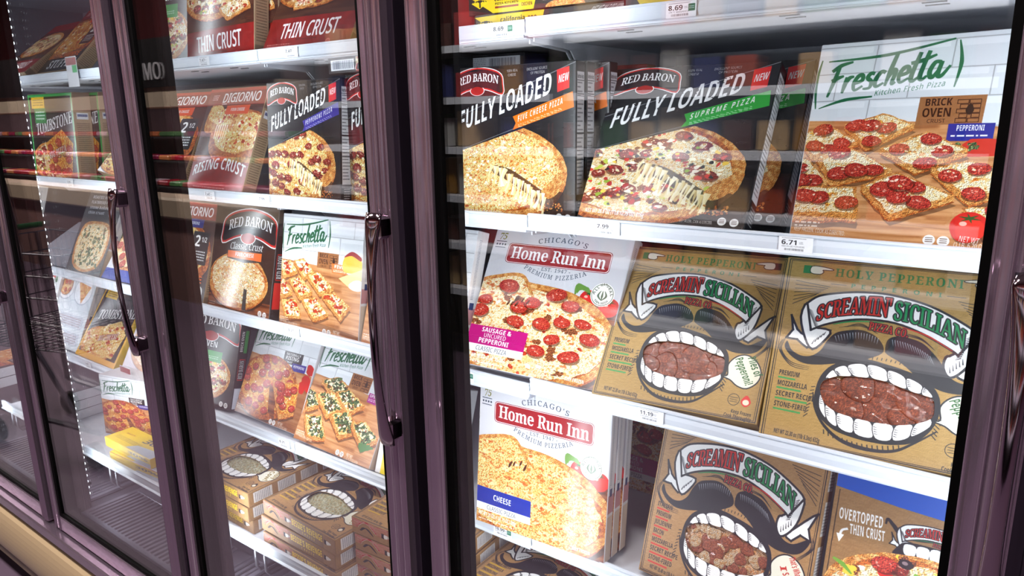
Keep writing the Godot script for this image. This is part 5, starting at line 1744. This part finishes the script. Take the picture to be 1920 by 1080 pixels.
func build_right_bay() -> void:
	var base := LEVELS
	# top shelf: flat cartons with yellow labels on their edges
	var y: float = level(0, -0.5) - 0.0215
	var lid = M.black
	flat_carton("flatbread_carton", "lower black flat carton with a yellow label, left end of the top shelf", Vector3(-0.735, y, -0.365), 3, 0.3, 0.3, 0.036, lid, long_side("crispy"), M.black, M.black)
	flat_carton("flatbread_carton", "upper black flat carton with a yellow barbecue chicken label, left on the top shelf", Vector3(-0.745, y + 0.036, -0.36), 2, 0.3, 0.3, 0.036, lid, long_side("crispy"), M.black, M.black)
	flat_carton("flatbread_carton", "lower black flat carton with a yellow label, middle of the top shelf", Vector3(-0.43, y, -0.365), 0, 0.3, 0.3, 0.036, lid, long_side("margh"), M.black, M.black)
	flat_carton("flatbread_carton", "upper black flat carton with a yellow label, middle of the top shelf", Vector3(-0.415, y + 0.036, -0.362), -2, 0.3, 0.3, 0.036, lid, long_side("margh"), M.black, M.black)
	carton("red_carton", "plain red carton standing left of the yellow-labelled flatbread cartons", [-0.905, 0, -0.375, 0, 0, 0, 0.07, 0.25], 0.2, M.red, M.red, M.red)
	# second shelf
	var five := kept("five", func(): return art_loaded("FIVE CHEESE PIZZA", Color(0.84, 0.42, 0.08), "five", "cheese", 640), 0.25)
	var sup := kept("sup", func(): return art_loaded("SUPREME PIZZA", Color(0.16, 0.6, 0.2), "supreme", "mozz", 704), 0.25)
	var b := carton("pizza_carton", "black pizza carton with an orange five cheese ribbon, front one on the second shelf", [-0.8189, 1, -0.3754, 4.5, 1.5, 0.6, 0.27, 0.286], 0.034, five, side("facts"), M.black)
	copy_behind(b, "black pizza carton directly behind the one with the orange five cheese ribbon", Vector3(0.003, 0, -0.0352))
	copy_behind(b, "black pizza carton third in line behind the orange five cheese ribbon", Vector3(0.03, 0, -0.075))
	carton("boxed_pizza", "black carton lying flat with its barcode end showing above the five cheese carton", [-0.985, 1.6255, -0.50, 4, 0, 0, 0.21, 0.048], 0.16, kept("label_end", func(): return art_side("label", 256, 64)), M.black, M.black)
	carton("orange_carton", "dark red carton standing at the back under the flat barcode carton", [-1.0, 1, -0.49, 0, 0, 0, 0.3, 0.2365], 0.1, P.thin_b if P.has("thin_b") else M.red, M.card, M.red)
	carton("orange_carton", "dark orange carton standing at the back behind the five cheese carton", [-0.80, 1, -0.60, 0, 2, 0, 0.28, 0.29], 0.04, kept("thin_b", func(): return art_thin(384, true)), M.card, M.red)
	b = carton("pizza_carton", "black pizza carton with a green supreme ribbon, leaning back on the second shelf", [-0.5206, 1, -0.3691, 1.3, 29.6, -0.2, 0.298, 0.297], 0.038, sup, side("facts"), M.black)
	copy_behind(b, "black pizza carton tucked behind the green supreme ribbon one, its red corner showing", Vector3(0.042, 0.004, -0.039))
	carton("pizza_carton", "white brick oven carton with pepperoni squares on a board, right end of the second shelf", [-0.1495, 1, -0.3648, -2.6, 21.1, 1.1, 0.308, 0.300], 0.038, kept("fpep", func(): return art_board("pep", 704, "PEPPERONI", Color(0.13, 0.16, 0.52)), 0.28), side("white"), M.white)
	# third shelf
	var w0 := ["PREMIUM", "MOZZARELLA", "SECRET RECIPE", "STONE-FIRED"]
	var holy := kept("holy", func(): return art_scream("gold", 704, w0, Color(0.2, 0.52, 0.26), ["Piles of", "Pepperoni!"], ["HOLY PEPPERONI", "PEPPERONI"], "NET WT 22.30 oz (1lb 6.3oz) 632g"), 0.5)
	carton("pizza_carton", "white carton with a magenta sausage and pepperoni label and a dark red name plate", [-0.783, 2, -0.3581, 2.4, 29.7, 0, 0.324, 0.308], 0.038, kept("hrs", func(): return art_tavern("sausage", 704, ["SAUSAGE &", "UNCURED", "PEPPERONI"], Color(0.66, 0.08, 0.42), "NET WT. 31 OZ. (1 LB. 15 OZ.)"), 0.2), side("white"), M.white)
	carton("pizza_carton", "white carton with mushrooms, half hidden at the left end of the third shelf", [-0.822, 2, -0.405, 2.4, 29.7, 0, 0.308, 0.30], 0.036, kept("veg", func(): return art_board("veggie", 448, "MUSHROOM", Color(0.6, 0.13, 0.42)), 0.3), side("white"), M.white)
	window_carton("pizza_carton", "gold moustache carton with a window of pepperoni, left of the two on the third shelf", [-0.4774, 2, -0.3581, 5.7, 38.5, 0, 0.293, 0.308], 0.038, holy, M.gold, M.gold, "pepperoni")
	window_carton("pizza_carton", "gold moustache carton with a mouth-shaped window of pepperoni, right one beside the door handle", [-0.1676, 2, -0.3581, 5.0, 28.6, 0, 0.308, 0.300], 0.038, holy, M.gold, M.gold, "pepperoni")
	# fourth shelf
	carton("pizza_carton", "pale carton with tomatoes and olives, just showing left of the cheese pizza carton", [-0.785, 3, -0.425, 2.6, 7, 0, 0.304, 0.300], 0.034, kept("olive", func(): return art_flat("olives", 320, 320), 0.3), side("white"), M.white)
	b = carton("pizza_carton", "white cheese pizza carton with blue label and dark red plate, front of its stack", [-0.7444, 0.7125, -0.3372, 2.6, 6.5, 0.5, 0.304, 0.308], 0.026, kept("hrc", func(): return art_tavern("cheese", 704, ["CHEESE"], Color(0.09, 0.18, 0.55), "NET WT. 27 OZ. (1 LB. 11 OZ.) 765g"), 0.2), side("white"), M.white, "", 0.0025)
	copy_behind(b, "white cheese pizza carton directly behind the front one with the blue label", Vector3(0.002, 0.0, -0.0275))
	copy_behind(b, "white cheese pizza carton third in the stack behind the blue label", Vector3(0.006, 0.0, -0.055))
	carton("pizza_carton", "white tavern pizza carton in the shade at the back of the fourth shelf", [-0.62, 3, -0.66, 0, 4, 0, 0.304, 0.308], 0.03, P.hrs, side("white"), M.white)
	window_carton("pizza_carton", "brown kraft moustache carton with a mouth-shaped window of sausage on the fourth shelf", [-0.3847, 3, -0.366, -4.5, 20.0, 1.2, 0.305, 0.32], 0.038, kept("said", func(): return art_scream("kraft", 704, ["ITALIAN", "PREMIUM", "JULIENNE", "BACON", "MOZZARELLA", "SECRET RECIPE", "STONE-FIRED"], Color(0.72, 0.16, 0.12), ["That's What", "I", "Said!"], [], "NET WT 25.40 oz (1lb 9.4oz) 720g"), 0.5), side("kraft"), M.kraft, "meat")
	carton("pizza_carton", "brown carton with a blue top edge and overtopped thin crust pizza, beside the door frame", [-0.0651, 3, -0.365, 0.1, 16.8, 0, 0.308, 0.286], 0.034, kept("over", func(): return art_overtopped(512), 0.45), side("kraft"), M.kraft)
	# bottom shelf: flat kraft cartons
	for i in 3:
		flat_window("flat_carton", "flat kraft moustache carton, %s of the stack at the right-hand door's foot" % ["lowest", "middle", "topmost"][i], Vector3(-0.735 + 0.004 * i, base[4] - 0.0215 + 0.036 * i, -0.215 + 0.004 * i), -2.0 + i, 0.292, 0.31, 0.035, "flat kraft cartons stacked on the bottom shelf")

func build_middle_bay() -> void:
	var base := LEVELS
	var oven := kept("oven", func(): return art_oven("BRICK OVEN", Color(0.2, 0.56, 0.26), "supreme", "mozz", 448, false), 0.22)
	var th1 := kept("thin_a", func(): return art_thin(448, false), 0.16)
	# top shelf
	carton("pizza_carton", "dark brick oven supreme carton left of the upright red thin crust carton, top shelf", [-2.02, 0, -0.375, 2, 6, 0, 0.308, 0.3], 0.03, oven, side("green"), M.black)
	var b := carton("pizza_carton", "red thin crust carton standing upright, left one of the pair on the top shelf", [-1.7191 + 0.01, 0, -0.3566, -1.6, 7, 1.2, 0.307, 0.308], 0.04, th1, side("tan"), M.card, "", 0.004)
	copy_behind(b, "red thin crust carton hidden directly behind the upright left one", Vector3(0.03, 0, -0.045))
	carton("pizza_carton", "red thin crust carton leaning far back, right one of the pair on the top shelf", [-1.3801, 0, -0.3584, -0.1, 27.1, -0.6, 0.306, 0.308], 0.038, kept("thin_b", func(): return art_thin(384, true)), side("tan"), M.card)
	# second shelf
	carton("pizza_carton", "red-topped cheese stuffed crust carton half hidden left of the rising crust carton", [-2.16, 1, -0.3708, 2.6, 28.6, 0, 0.308, 0.306], 0.038, kept("stuffed", func(): return art_rising("cheese", 384), 0.2), side("tan"), M.card)
	carton("pizza_carton", "red rising crust carton with a raised slice of pizza on the second shelf", [-1.8285, 1, -0.3688, -4.5, 21.8, 0, 0.307, 0.296], 0.038, kept("rising", func(): return art_rising("crust", 448), 0.16), side("tan"), M.card, "", 0.003)
	var fp := kept("fpp", func(): return art_loaded("PEPPERONI PIZZA", Color(0.2, 0.17, 0.52), "pepdark", "cheese", 448), 0.22)
	b = carton("pizza_carton", "black pepperoni carton with a purple ribbon, left of two on the second shelf", [-1.451, 1, -0.3771, -4.8, 4.3, 0, 0.307, 0.289], 0.03, fp, side("facts"), M.black)
	carton("pizza_carton", "black pepperoni carton half hidden by the middle door's right frame, second shelf", [-1.1515, 1, -0.3715, -9, 1.5, 0, 0.3, 0.297], 0.03, fp, side("facts"), M.black)
	carton("boxed_pizza", "black carton lying flat with a barcode end, above the purple ribbon cartons", [-1.165, 1.6460, -0.36, -4, 0, 0, 0.30, 0.0325], 0.28, kept("barcode_end", func(): return art_side("barcode", 320, 96)), M.black, M.black)
	carton("dark_carton", "dark carton at the back between the rising crust and purple ribbon cartons", [-1.66, 1, -0.55, 0, 6, 0, 0.3, 0.28], 0.04, oven, side("tan"), M.black)
	# third shelf
	carton("pizza_carton", "red-topped pepperoni stuffed crust carton half hidden left of the classic crust carton", [-2.0813, 2, -0.363, -1.7, 17.4, 0, 0.308, 0.297], 0.038, kept("stuffpep", func(): return art_rising("pep", 384), 0.25), side("tan"), M.card)
	carton("pizza_carton", "black classic crust four cheese carton with an arched red plaque on the third shelf", [-1.7644, 2, -0.3621, -2.2, 13.4, 1.1, 0.307, 0.297], 0.038, kept("classic", func(): return art_oven("Classic Crust", Color(0.86, 0.4, 0.14), "five", "mozz", 512, true), 0.14), side("plaque"), M.black, "", 0.003)
	carton("pizza_carton", "white brick oven carton with cheese squares and wedges of cheese on the third shelf", [-1.4303, 2, -0.3678, 0, 9.8, 0.6, 0.307, 0.293], 0.038, kept("fche", func(): return art_board("cheese", 512, "FIVE", Color(0.84, 0.42, 0.12)), 0.28), side("white"), M.white)
	var spin := kept("fspin", func(): return art_board("spinach", 512, "SPIN", Color(0.62, 0.16, 0.5)), 0.28)
	carton("pizza_carton", "white spinach pizza carton tucked behind the middle door's handle on the third shelf", [-1.115, 2, -0.362, -2, 17, 0, 0.307, 0.297], 0.038, spin, side("white"), M.white)
	# fourth shelf
	carton("pizza_carton", "black brick oven supreme carton left of the naturally rising carton, fourth shelf", [-2.0422, 3, -0.3668, 5.7, 17.2, 0.5, 0.308, 0.3], 0.038, oven, side("green"), M.black)
	carton("pizza_carton", "white naturally rising carton with a pepperoni pizza and peppers on the fourth shelf", [-1.7204, 3, -0.3815, -2.7, 25.7, 1.2, 0.308, 0.305], 0.038, kept("frise", func(): return art_board("rising", 512, "PEPPERONI", Color(0.2, 0.16, 0.5)), 0.2), side("white"), M.white)
	carton("pizza_carton", "white spinach pizza carton leaning far back at the middle of the fourth shelf", [-1.4125, 3, -0.3618, -1.6, 29.7, 0, 0.309, 0.306], 0.038, spin, side("white"), M.white)
	carton("protein_carton", "white and yellow carton with big protein lettering beside the spinach pizza carton", [-1.130, 3, -0.372, 2, 20, 0, 0.24, 0.25], 0.034, kept("protein", func(): return art_flat("protein", 384, 384), 0.3), M.white, M.white)
	# bottom shelf: three stacks of flat kraft cartons
	var names := ["left", "middle", "right"]
	var spots := [Vector3(-1.664, 0, -0.193), Vector3(-1.322, 0, -0.182), Vector3(-1.028, 0, -0.232)]
	for s in 3:
		var n := 3 if s < 2 else 4
		for i in n:
			var which: String = [["lowest", "middle", "topmost"], ["lowest", "second lowest", "second highest", "topmost"]][n - 3][i]
			flat_window("flat_carton", "flat kraft cheese pizza carton, %s of the %s stack on the bottom shelf" % [which, names[s]], spots[s] + Vector3(rng.randf_range(-0.006, 0.006) if i < n - 1 else 0.0, base[4] - 0.0215 + 0.0405 * i, rng.randf_range(-0.004, 0.006)), [-1.5, -3.0, 2.0][s] + rng.randf_range(-1.5, 1.5), 0.288, 0.31, 0.0395, "flat kraft cartons stacked on the bottom shelf")

func build_left_bays() -> void:
	var base := LEVELS
	var red := kept("thin_b", func(): return art_thin(384, true))
	# top shelf: a heap of tilted cartons
	carton("tilted_carton", "red carton tipped back on edge, front one of the heap on the left top shelf", [-3.0274, 0, -0.3585, -2.1, 51.1, 0, 0.308, 0.307], 0.045, red, side("tan"), M.card)
	carton("tilted_carton", "orange and brown carton tipped back behind the red one of the heap", [-2.70, 0, -0.372, -4, 42, 0, 0.308, 0.30], 0.045, kept("stuffed", func(): return art_rising("cheese", 384), 0.2), side("tan"), M.card)
	# second shelf: a row of green-edged cartons
	var b := carton("pizza_carton", "green-edged carton with slanted white lettering, first in the row on the left second shelf", [-2.7669 - 0.02, 1, -0.3687, 3, 3, 0, 0.308, 0.300], 0.058, kept("tombg", func(): return art_tomb(Color(0.2, 0.6, 0.3), "big", 384), 0.15), side("tan"), M.card)
	for i in 4:
		copy_behind(b, "%s green-edged carton in the row on the left second shelf" % ["second", "third", "fourth", "fifth"][i], Vector3(0.05 * (i + 1), 0, -0.0595 * (i + 1)))
	carton("small_carton", "small brown and green carton leaning in front of the row of green-edged cartons", [-2.39, 1, -0.375, 18, 40, -14, 0.16, 0.16], 0.03, kept("olive", func(): return art_flat("olives", 320, 320), 0.3), side("tan"), M.card)
	# third shelf
	b = carton("flatbread_box", "dark grey flatbread carton leaning back on the left third shelf", [-2.70, 2, -0.362, 6, 27, 0, 0.215, 0.315], 0.032, kept("grey", func(): return art_flat("grey", 256, 448), 0.3), side("white"), M.grey)
	copy_behind(b, "dark grey flatbread carton second from the front, its pale edge showing", Vector3(0.05, 0.0, -0.034))
	carton("pizza_carton", "pale carton with a blue lower band beside the dark grey flatbread cartons", [-2.42, 2, -0.364, 2, 36, 0, 0.26, 0.28], 0.034, kept("blue", func(): return art_flat("blue", 320, 320), 0.3), side("white"), M.grey)
	var pl := box_mesh(Vector3(-0.16, 0, -0.02), Vector3(0.16, 0.26, 0), 0.004)
	var bag := thing("grey_carton", "pale grey carton lying far back at the left end of the third shelf", "carton")
	place(bag, [-2.965, 1.04, -0.365, 8, 62, 0, 0.3, 0.3])
	put("body", pl, M.liner, bag)
	# fourth shelf
	carton("pizza_carton", "pale grey carton with plates of pizza at the left end of the fourth shelf", [-3.035, 3, -0.375, 0, 24, 0, 0.308, 0.30], 0.034, kept("white", func(): return art_flat("white", 320, 320), 0.3), side("white"), M.white)
	carton("pizza_carton", "yellow-edged carton with slanted white lettering and a cheese pizza on the left fourth shelf", [-2.7472 + 0.03, 3, -0.3618, -0.8, 33.1, 0, 0.308, 0.28], 0.03, kept("tomby", func(): return art_tomb(Color(0.85, 0.66, 0.2), "cheese", 384), 0.15), M.yellow, M.yellow)
	carton("pizza_carton", "pale lilac carton with a green label beside the yellow-edged carton", [-2.375, 3, -0.365, -1, 28, 0, 0.308, 0.29], 0.034, kept("pale", func(): return art_flat("pale", 320, 320), 0.3), side("white"), M.white)
	# bottom shelf
	carton("pizza_carton", "white naturally rising carton standing upright behind the yellow cartons", [-2.36, 4, -0.30, 14, 2, 0, 0.25, 0.21], 0.10, kept("frise", func(): return art_board("rising", 512, "PEPPERONI", Color(0.2, 0.16, 0.5)), 0.2), side("white"), M.white)
	var yel := kept("yellow", func(): return art_flat("yellow", 320, 320), 0.35)
	var edge := kept("yellow_edge", func(): return art_flat("yellow", 256, 64), 0.35)
	for i in 2:
		flat_carton("snack_carton", "yellow and red flat carton, %s of the small stack on the left bottom shelf" % ["lower", "upper"][i], Vector3(-2.12 - 0.05 * i, 0.5185 + 0.0325 * i, -0.19 - 0.006 * i), 3 - 3 * i, 0.28, 0.09, 0.032, yel, edge, M.yellow, M.yellow if i else M.red)
	for i in 3:
		flat_carton("grey_flat_carton", "grey flat carton with pale end label, %s of the left bottom shelf stack" % ["lowest", "middle", "topmost"][i], Vector3(-2.80, 0.5185 + 0.036 * i, -0.20 - 0.003 * i), 3 - 2 * i, 0.24, 0.28, 0.035, M.grey, M.white, M.white, M.grey)
	carton("meat_carton", "dark red carton standing behind the grey flat cartons on the left bottom shelf", [-2.86, 4, -0.50, 0, 6, 0, 0.3, 0.18], 0.04, kept("stuffpep", func(): return art_rising("pep", 384), 0.25), M.red, M.red)
	# far left, behind the leftmost door
	for i in 2:
		flat_carton("snack_tray", "orange and black flat carton, %s of two behind the leftmost door" % ["lower", "upper"][i], Vector3(-3.42, 0.5185 + 0.041 * i, -0.20), 2, 0.26, 0.26, 0.04, kept("stuffed", func(): return art_rising("cheese", 384), 0.2), M.black, M.white, M.black)
	carton("pizza_carton", "pink and yellow carton leaning behind the leftmost door above the flat cartons", [-3.30, 3, -0.37, 0, 22, 0, 0.3, 0.3], 0.034, P.olive, side("white"), M.white)
	carton("pizza_carton", "white and blue carton leaning behind the leftmost door on its third shelf", [-3.35, 2, -0.37, 0, 18, 0, 0.3, 0.3], 0.034, P.blue, side("white"), M.white)

# ------------------------------------------------------------------ price tags in the rails
func tag_mat(price: String, green: bool, small: String) -> Material:
	return kept("tag" + price + str(green) + small, func(): return art_tag(price, green, small), 0.4)

func build_tags() -> void:
	# x, shelf level, price, green corner, small line, what it hangs under
	var list := [
		[-0.81, 0, "8.69", true, "CPK TC CHICKEN BBQ", "at the left end of the top rail, right-hand door"], [-0.475, 0, "8.69", true, "CPK TC MARGHERITA", "in the middle of the top rail, right-hand door"], [-0.165, 0, "8.69", false, "CPK TC BBQ", "at the right of the top rail, right-hand door"],
		[-0.925, 1, "7.99", false, "RB FIVE CHEESE", "under the black five cheese carton"], [-0.595, 1, "7.99", false, "RB SUPREME", "under the green supreme ribbon carton"], [-0.285, 1, "6.71", false, "FRSCHTA BO PEPPERONI", "under the white pepperoni squares carton"],
		[-0.925, 2, "10.99", true, "HRI SAUSAGE", "under the magenta-labelled sausage carton"], [-0.505, 2, "11.19", false, "SCREAMIN HOLY PEP", "under the left gold moustache carton"],
		[-0.835, 3, "10.99", true, "HRI CHEESE", "under the white cheese pizza carton with the blue label"],
		[-1.755, 0, "7.47", false, "THIN CRUST", "under the upright red thin crust carton"], [-1.405, 0, "7.47", false, "THIN CRUST", "under the leaning red thin crust carton"],
		[-1.80, 1, "7.47", false, "RISING CRUST", "under the red rising crust carton"], [-1.56, 1, "7.99", false, "RB PEPPERONI", "between the rising crust and purple ribbon cartons"],
		[-1.49, 2, "6.71", false, "FRSCHTA CHEESE", "under the white brick oven carton with cheese squares"],
		[-1.94, 3, "6.71", false, "FRSCHTA RISING", "at the left of the fourth rail, middle door"], [-1.575, 3, "6.71", false, "FRSCHTA SPINACH", "at the rail joint under the spinach carton"], [-1.115, 3, "7.99", false, "PROTEIN", "under the yellow protein carton"],
		[-2.63, 1, "6.99", false, "BIG PIZZA", "under the row of green-edged cartons"], [-2.40, 2, "5.49", false, "FLATBREAD", "under the pale carton with a blue band, left door"], [-2.72, 3, "6.49", false, "CHEESE", "under the yellow-edged carton"]]
	var mesh := sheet(0.048, 0.0225)
	for t in list:
		var o := put("price_tag", mesh, tag_mat(t[2], t[3], t[4]))
		o.position = Vector3(t[0], level(t[1], 0.0 if t[0] > -0.763 else -1.0) - 0.0248, SHELF_Z + 0.0016)
		meta(o, "price tag reading %s %s" % [t[2], t[5]], "price tag", "white price tags in the shelf rails")
	# offer flags on the left-hand shelves
	for f in [[-2.475, 0, "upper"], [-2.42, 3, "lower"]]:
		var o := thing("offer_flag", "red and green offer flag clipped to the %s left-hand shelf rail" % f[2], "shelf flag")
		o.position = Vector3(f[0], LEVELS[f[1]] - 0.02, SHELF_Z + 0.008)
		put("card", box_mesh(Vector3(-0.036, -0.03, -0.0006), Vector3(0.036, 0.06, 0.0006)), M.white, o)
		put("red_band", box_mesh(Vector3(-0.034, 0.035, 0.0006), Vector3(0.034, 0.057, 0.001)), M.red, o)
		put("green_panel", box_mesh(Vector3(0.004, 0.012, 0.0006), Vector3(0.034, 0.034, 0.001)), mat(Color(0.25, 0.6, 0.35), 0.5), o)
		put("clip", box_mesh(Vector3(-0.02, 0.0, -0.006), Vector3(0.02, 0.012, -0.0006), 0.001), M.rail, o)

# ------------------------------------------------------------------ the other side of the aisle, seen only as reflections in glass and metal
func build_opposite_side() -> void:
	# lit grocery shelving opposite the right-hand doors
	var c := thing("grocery_shelving", "lit grocery shelving on the far side of the aisle", "shelving")
	put("back_panel", box_mesh(Vector3(-4.2, 0, 3.1), Vector3(1.8, 2.1, 3.15)), M.dark, c)
	for i in 6:
		var y := 0.5 + i * 0.29
		put("shelf_board", box_mesh(Vector3(-4.2, y - 0.02, 2.6), Vector3(1.8, y, 3.1)), M.shelf, c)
		put("rail", box_mesh(Vector3(-4.2, y - 0.04, 2.585), Vector3(1.8, y, 2.6)), M.rail, c)
	for k in 4:
		put("post", box_mesh(Vector3(-4.2 + k * 2.0, 0, 2.57), Vector3(-4.12 + k * 2.0, 2.1, 2.584)), M.dark, c)
	var cols := [Color(0.55, 0.08, 0.1), Color(0.5, 0.35, 0.1), Color(0.12, 0.3, 0.12), Color(0.6, 0.5, 0.35), Color(0.1, 0.14, 0.35), Color(0.55, 0.2, 0.08), Color(0.6, 0.6, 0.6), Color(0.25, 0.1, 0.08)]
	var mats := cols.map(func(q): return mat(q, 0.5))
	var pack := box_mesh(Vector3(-0.07, 0, -0.1), Vector3(0.07, 0.19, 0.1), 0.008)
	for i in 6:
		var x := -4.1
		while x < 1.7:
			if rng.randf() < 0.9:
				var n := rng.randi() % mats.size()
				var o := put("grocery_packet", pack, mats[n])
				o.position = Vector3(x + 0.08, 0.5 + i * 0.29 + 0.0005, 2.76)
				o.scale = Vector3(1, rng.randf_range(0.7, 1.15), 1)
				meta(o, "%s grocery packet on the %s board of the lit shelving across the aisle" % [["dark red", "mustard", "dark green", "beige", "navy", "rust", "grey", "brown"][n], ["lowest", "second", "third", "fourth", "fifth", "topmost"][i]], "packet", "packets across the aisle, colour %d on board %d" % [n + 1, i + 1])
			x += 0.165
	area_light("shelving_light", Vector3(-1.2, 2.5, 1.95), Vector3(0, -0.75, 0.66), Vector2(5.6, 0.12), SHELVING_E, Color(1, 0.97, 0.94))
	cart(Vector3(-3.8, 0, 0.66), -0.2)
	# the meat case further along, below a black sign
	var m := thing("meat_case", "cream-bumpered meat case with tiers of packages on the far side of the aisle", "display case")
	put("base", box_mesh(Vector3(-13.5, 0, 2.5), Vector3(-4.8, 0.74, 3.4)), mat(Color(0.45, 0.33, 0.31), 0.5), m)
	put("bumper", box_mesh(Vector3(-13.5, 0.74, 2.44), Vector3(-4.8, 0.92, 2.7), 0.02), mat(Color(0.7, 0.64, 0.55), 0.5), m)
	put("back_panel", box_mesh(Vector3(-13.5, 0.74, 3.4), Vector3(-4.8, 2.3, 3.5)), mat(Color(0.3, 0.22, 0.22), 0.6), m)
	put("hood", box_mesh(Vector3(-13.5, 1.68, 2.75), Vector3(-4.8, 1.85, 3.4)), mat(Color(0.68, 0.62, 0.54), 0.6), m)
	put("sign_board", box_mesh(Vector3(-13.5, 1.85, 2.72), Vector3(-4.8, 2.26, 2.8)), M.black, m)
	for i in 3:
		put("tier", box_mesh(Vector3(-13.5, 0.95 + i * 0.22, 2.72 + i * 0.16), Vector3(-4.8, 0.965 + i * 0.22, 2.95 + i * 0.16)), M.dark, m)
	var tm := TextMesh.new()
	var sf := SystemFont.new()
	sf.font_names = PackedStringArray(["Droid Sans"])
	tm.font = sf
	tm.text = "OM"
	tm.font_size = 32
	tm.pixel_size = 0.006
	tm.depth = 0.01
	var tx := put("lettering", tm, M.white, m)
	tx.transform = Transform3D(Basis(Vector3.UP, PI), Vector3(-6.5, 1.98, 2.712))
	var meats := [Color(0.6, 0.08, 0.16), Color(0.7, 0.3, 0.36), Color(0.75, 0.68, 0.72), Color(0.5, 0.1, 0.25), Color(0.78, 0.5, 0.3), Color(0.3, 0.5, 0.3)].map(func(q): return mat(q, 0.25))
	var tray := box_mesh(Vector3(-0.1, 0, -0.08), Vector3(0.1, 0.05, 0.08), 0.012)
	for i in 3:
		for k in 38:
			var o := put("meat_tray", tray, meats[rng.randi() % meats.size()])
			o.transform = Transform3D(Basis(Vector3.UP, rng.randf_range(-0.1, 0.1)), Vector3(-13.3 + k * 0.222, 0.9655 + i * 0.22, 2.83 + i * 0.16))
			meta(o, "wrapped meat tray in the case across the aisle", "meat tray", "meat trays across the aisle")
	area_light("meat_case_light", Vector3(-9.1, 1.66, 2.72), Vector3(0, -0.9, 0.43), Vector2(8.4, 0.1), MEAT_E, Color(1, 0.86, 0.9))

func wire(st: SurfaceTool, a: Vector3, b: Vector3, r := 0.0025) -> void:
	var d := (b - a).normalized()
	var u := d.cross(Vector3(0.31, 0.87, 0.42)).normalized() * r
	var v := d.cross(u)
	for k in 4:
		var p := u.rotated(d, PI / 2 * k)
		var q := u.rotated(d, PI / 2 * (k + 1))
		quad(st, a + p, a + q, b + q, b + p, p + q)

func cart(at: Vector3, turn: float) -> void:
	var c := thing("shopping_cart", "wire shopping cart standing in the aisle, mirrored in the left-hand doors", "shopping cart")
	c.position = at
	c.rotation.y = turn
	var st := st_new()
	var pt := func(u: float, v: float, y: float) -> Vector3: return Vector3(lerpf(-0.42, 0.42, u), y, (v - 0.5) * lerpf(0.58, 0.42, u))
	for i in 19:
		var u := i / 18.0
		for v in [0.0, 1.0]:
			wire(st, pt.call(u, v, 0.56), pt.call(u, v, 1.0))
		wire(st, pt.call(u, 0.0, 0.56), pt.call(u, 1.0, 0.56))
	for i in 11:
		for u in [0.0, 1.0]:
			wire(st, pt.call(u, i / 10.0, 0.56), pt.call(u, i / 10.0, 1.0))
		wire(st, pt.call(0.0, i / 10.0, 0.56), pt.call(1.0, i / 10.0, 0.56))
	for y in [0.56, 0.68, 0.8, 0.9, 1.0]:
		for e in [[0, 0, 1, 0], [0, 1, 1, 1], [0, 0, 0, 1], [1, 0, 1, 1]]:
			wire(st, pt.call(float(e[0]), float(e[1]), y), pt.call(float(e[2]), float(e[3]), y), 0.004)
	put("basket", done(st), M.frame_dark, c)
	st = st_new()
	for z in [-0.2, 0.2]:
		wire(st, Vector3(-0.4, 1.0, z), Vector3(-0.34, 0.2, z), 0.012)
		wire(st, Vector3(-0.34, 0.2, z), Vector3(0.42, 0.16, z * 0.8), 0.012)
		wire(st, Vector3(0.1, 0.56, z), Vector3(0.3, 0.17, z * 0.8), 0.012)
	put("frame", done(st), M.frame_dark, c)
	put("handle", tube(PackedVector3Array([Vector3(-0.46, 1.03, -0.27), Vector3(-0.46, 1.03, 0.0), Vector3(-0.46, 1.03, 0.27)]), [Vector2(0.016, 0.016), Vector2(0.016, 0.016), Vector2(0.016, 0.016)], 10), mat(Color(0.05, 0.2, 0.1), 0.4), c)
	for x in [-0.34, 0.4]:
		for z in [-0.19, 0.19]:
			st = st_new()
			for k in 16:
				var a := Vector3(cos(TAU * k / 16) * 0.062, sin(TAU * k / 16) * 0.062 + 0.0625, 0)
				var b := Vector3(cos(TAU * (k + 1) / 16) * 0.062, sin(TAU * (k + 1) / 16) * 0.062 + 0.0625, 0)
				quad(st, a + Vector3(0, 0, -0.015), b + Vector3(0, 0, -0.015), b + Vector3(0, 0, 0.015), a + Vector3(0, 0, 0.015), a + b - Vector3(0, 0.125, 0))
				for s in [-0.015, 0.015]:
					tri(st, Vector3(0, 0.0625, s), a + Vector3(0, 0, s), b + Vector3(0, 0, s), Vector3(0, 0, s))
			put("wheel", done(st), M.rubber, c).position = Vector3(x, 0, z)

const SHELVING_E := 7.0
const MEAT_E := 4.5
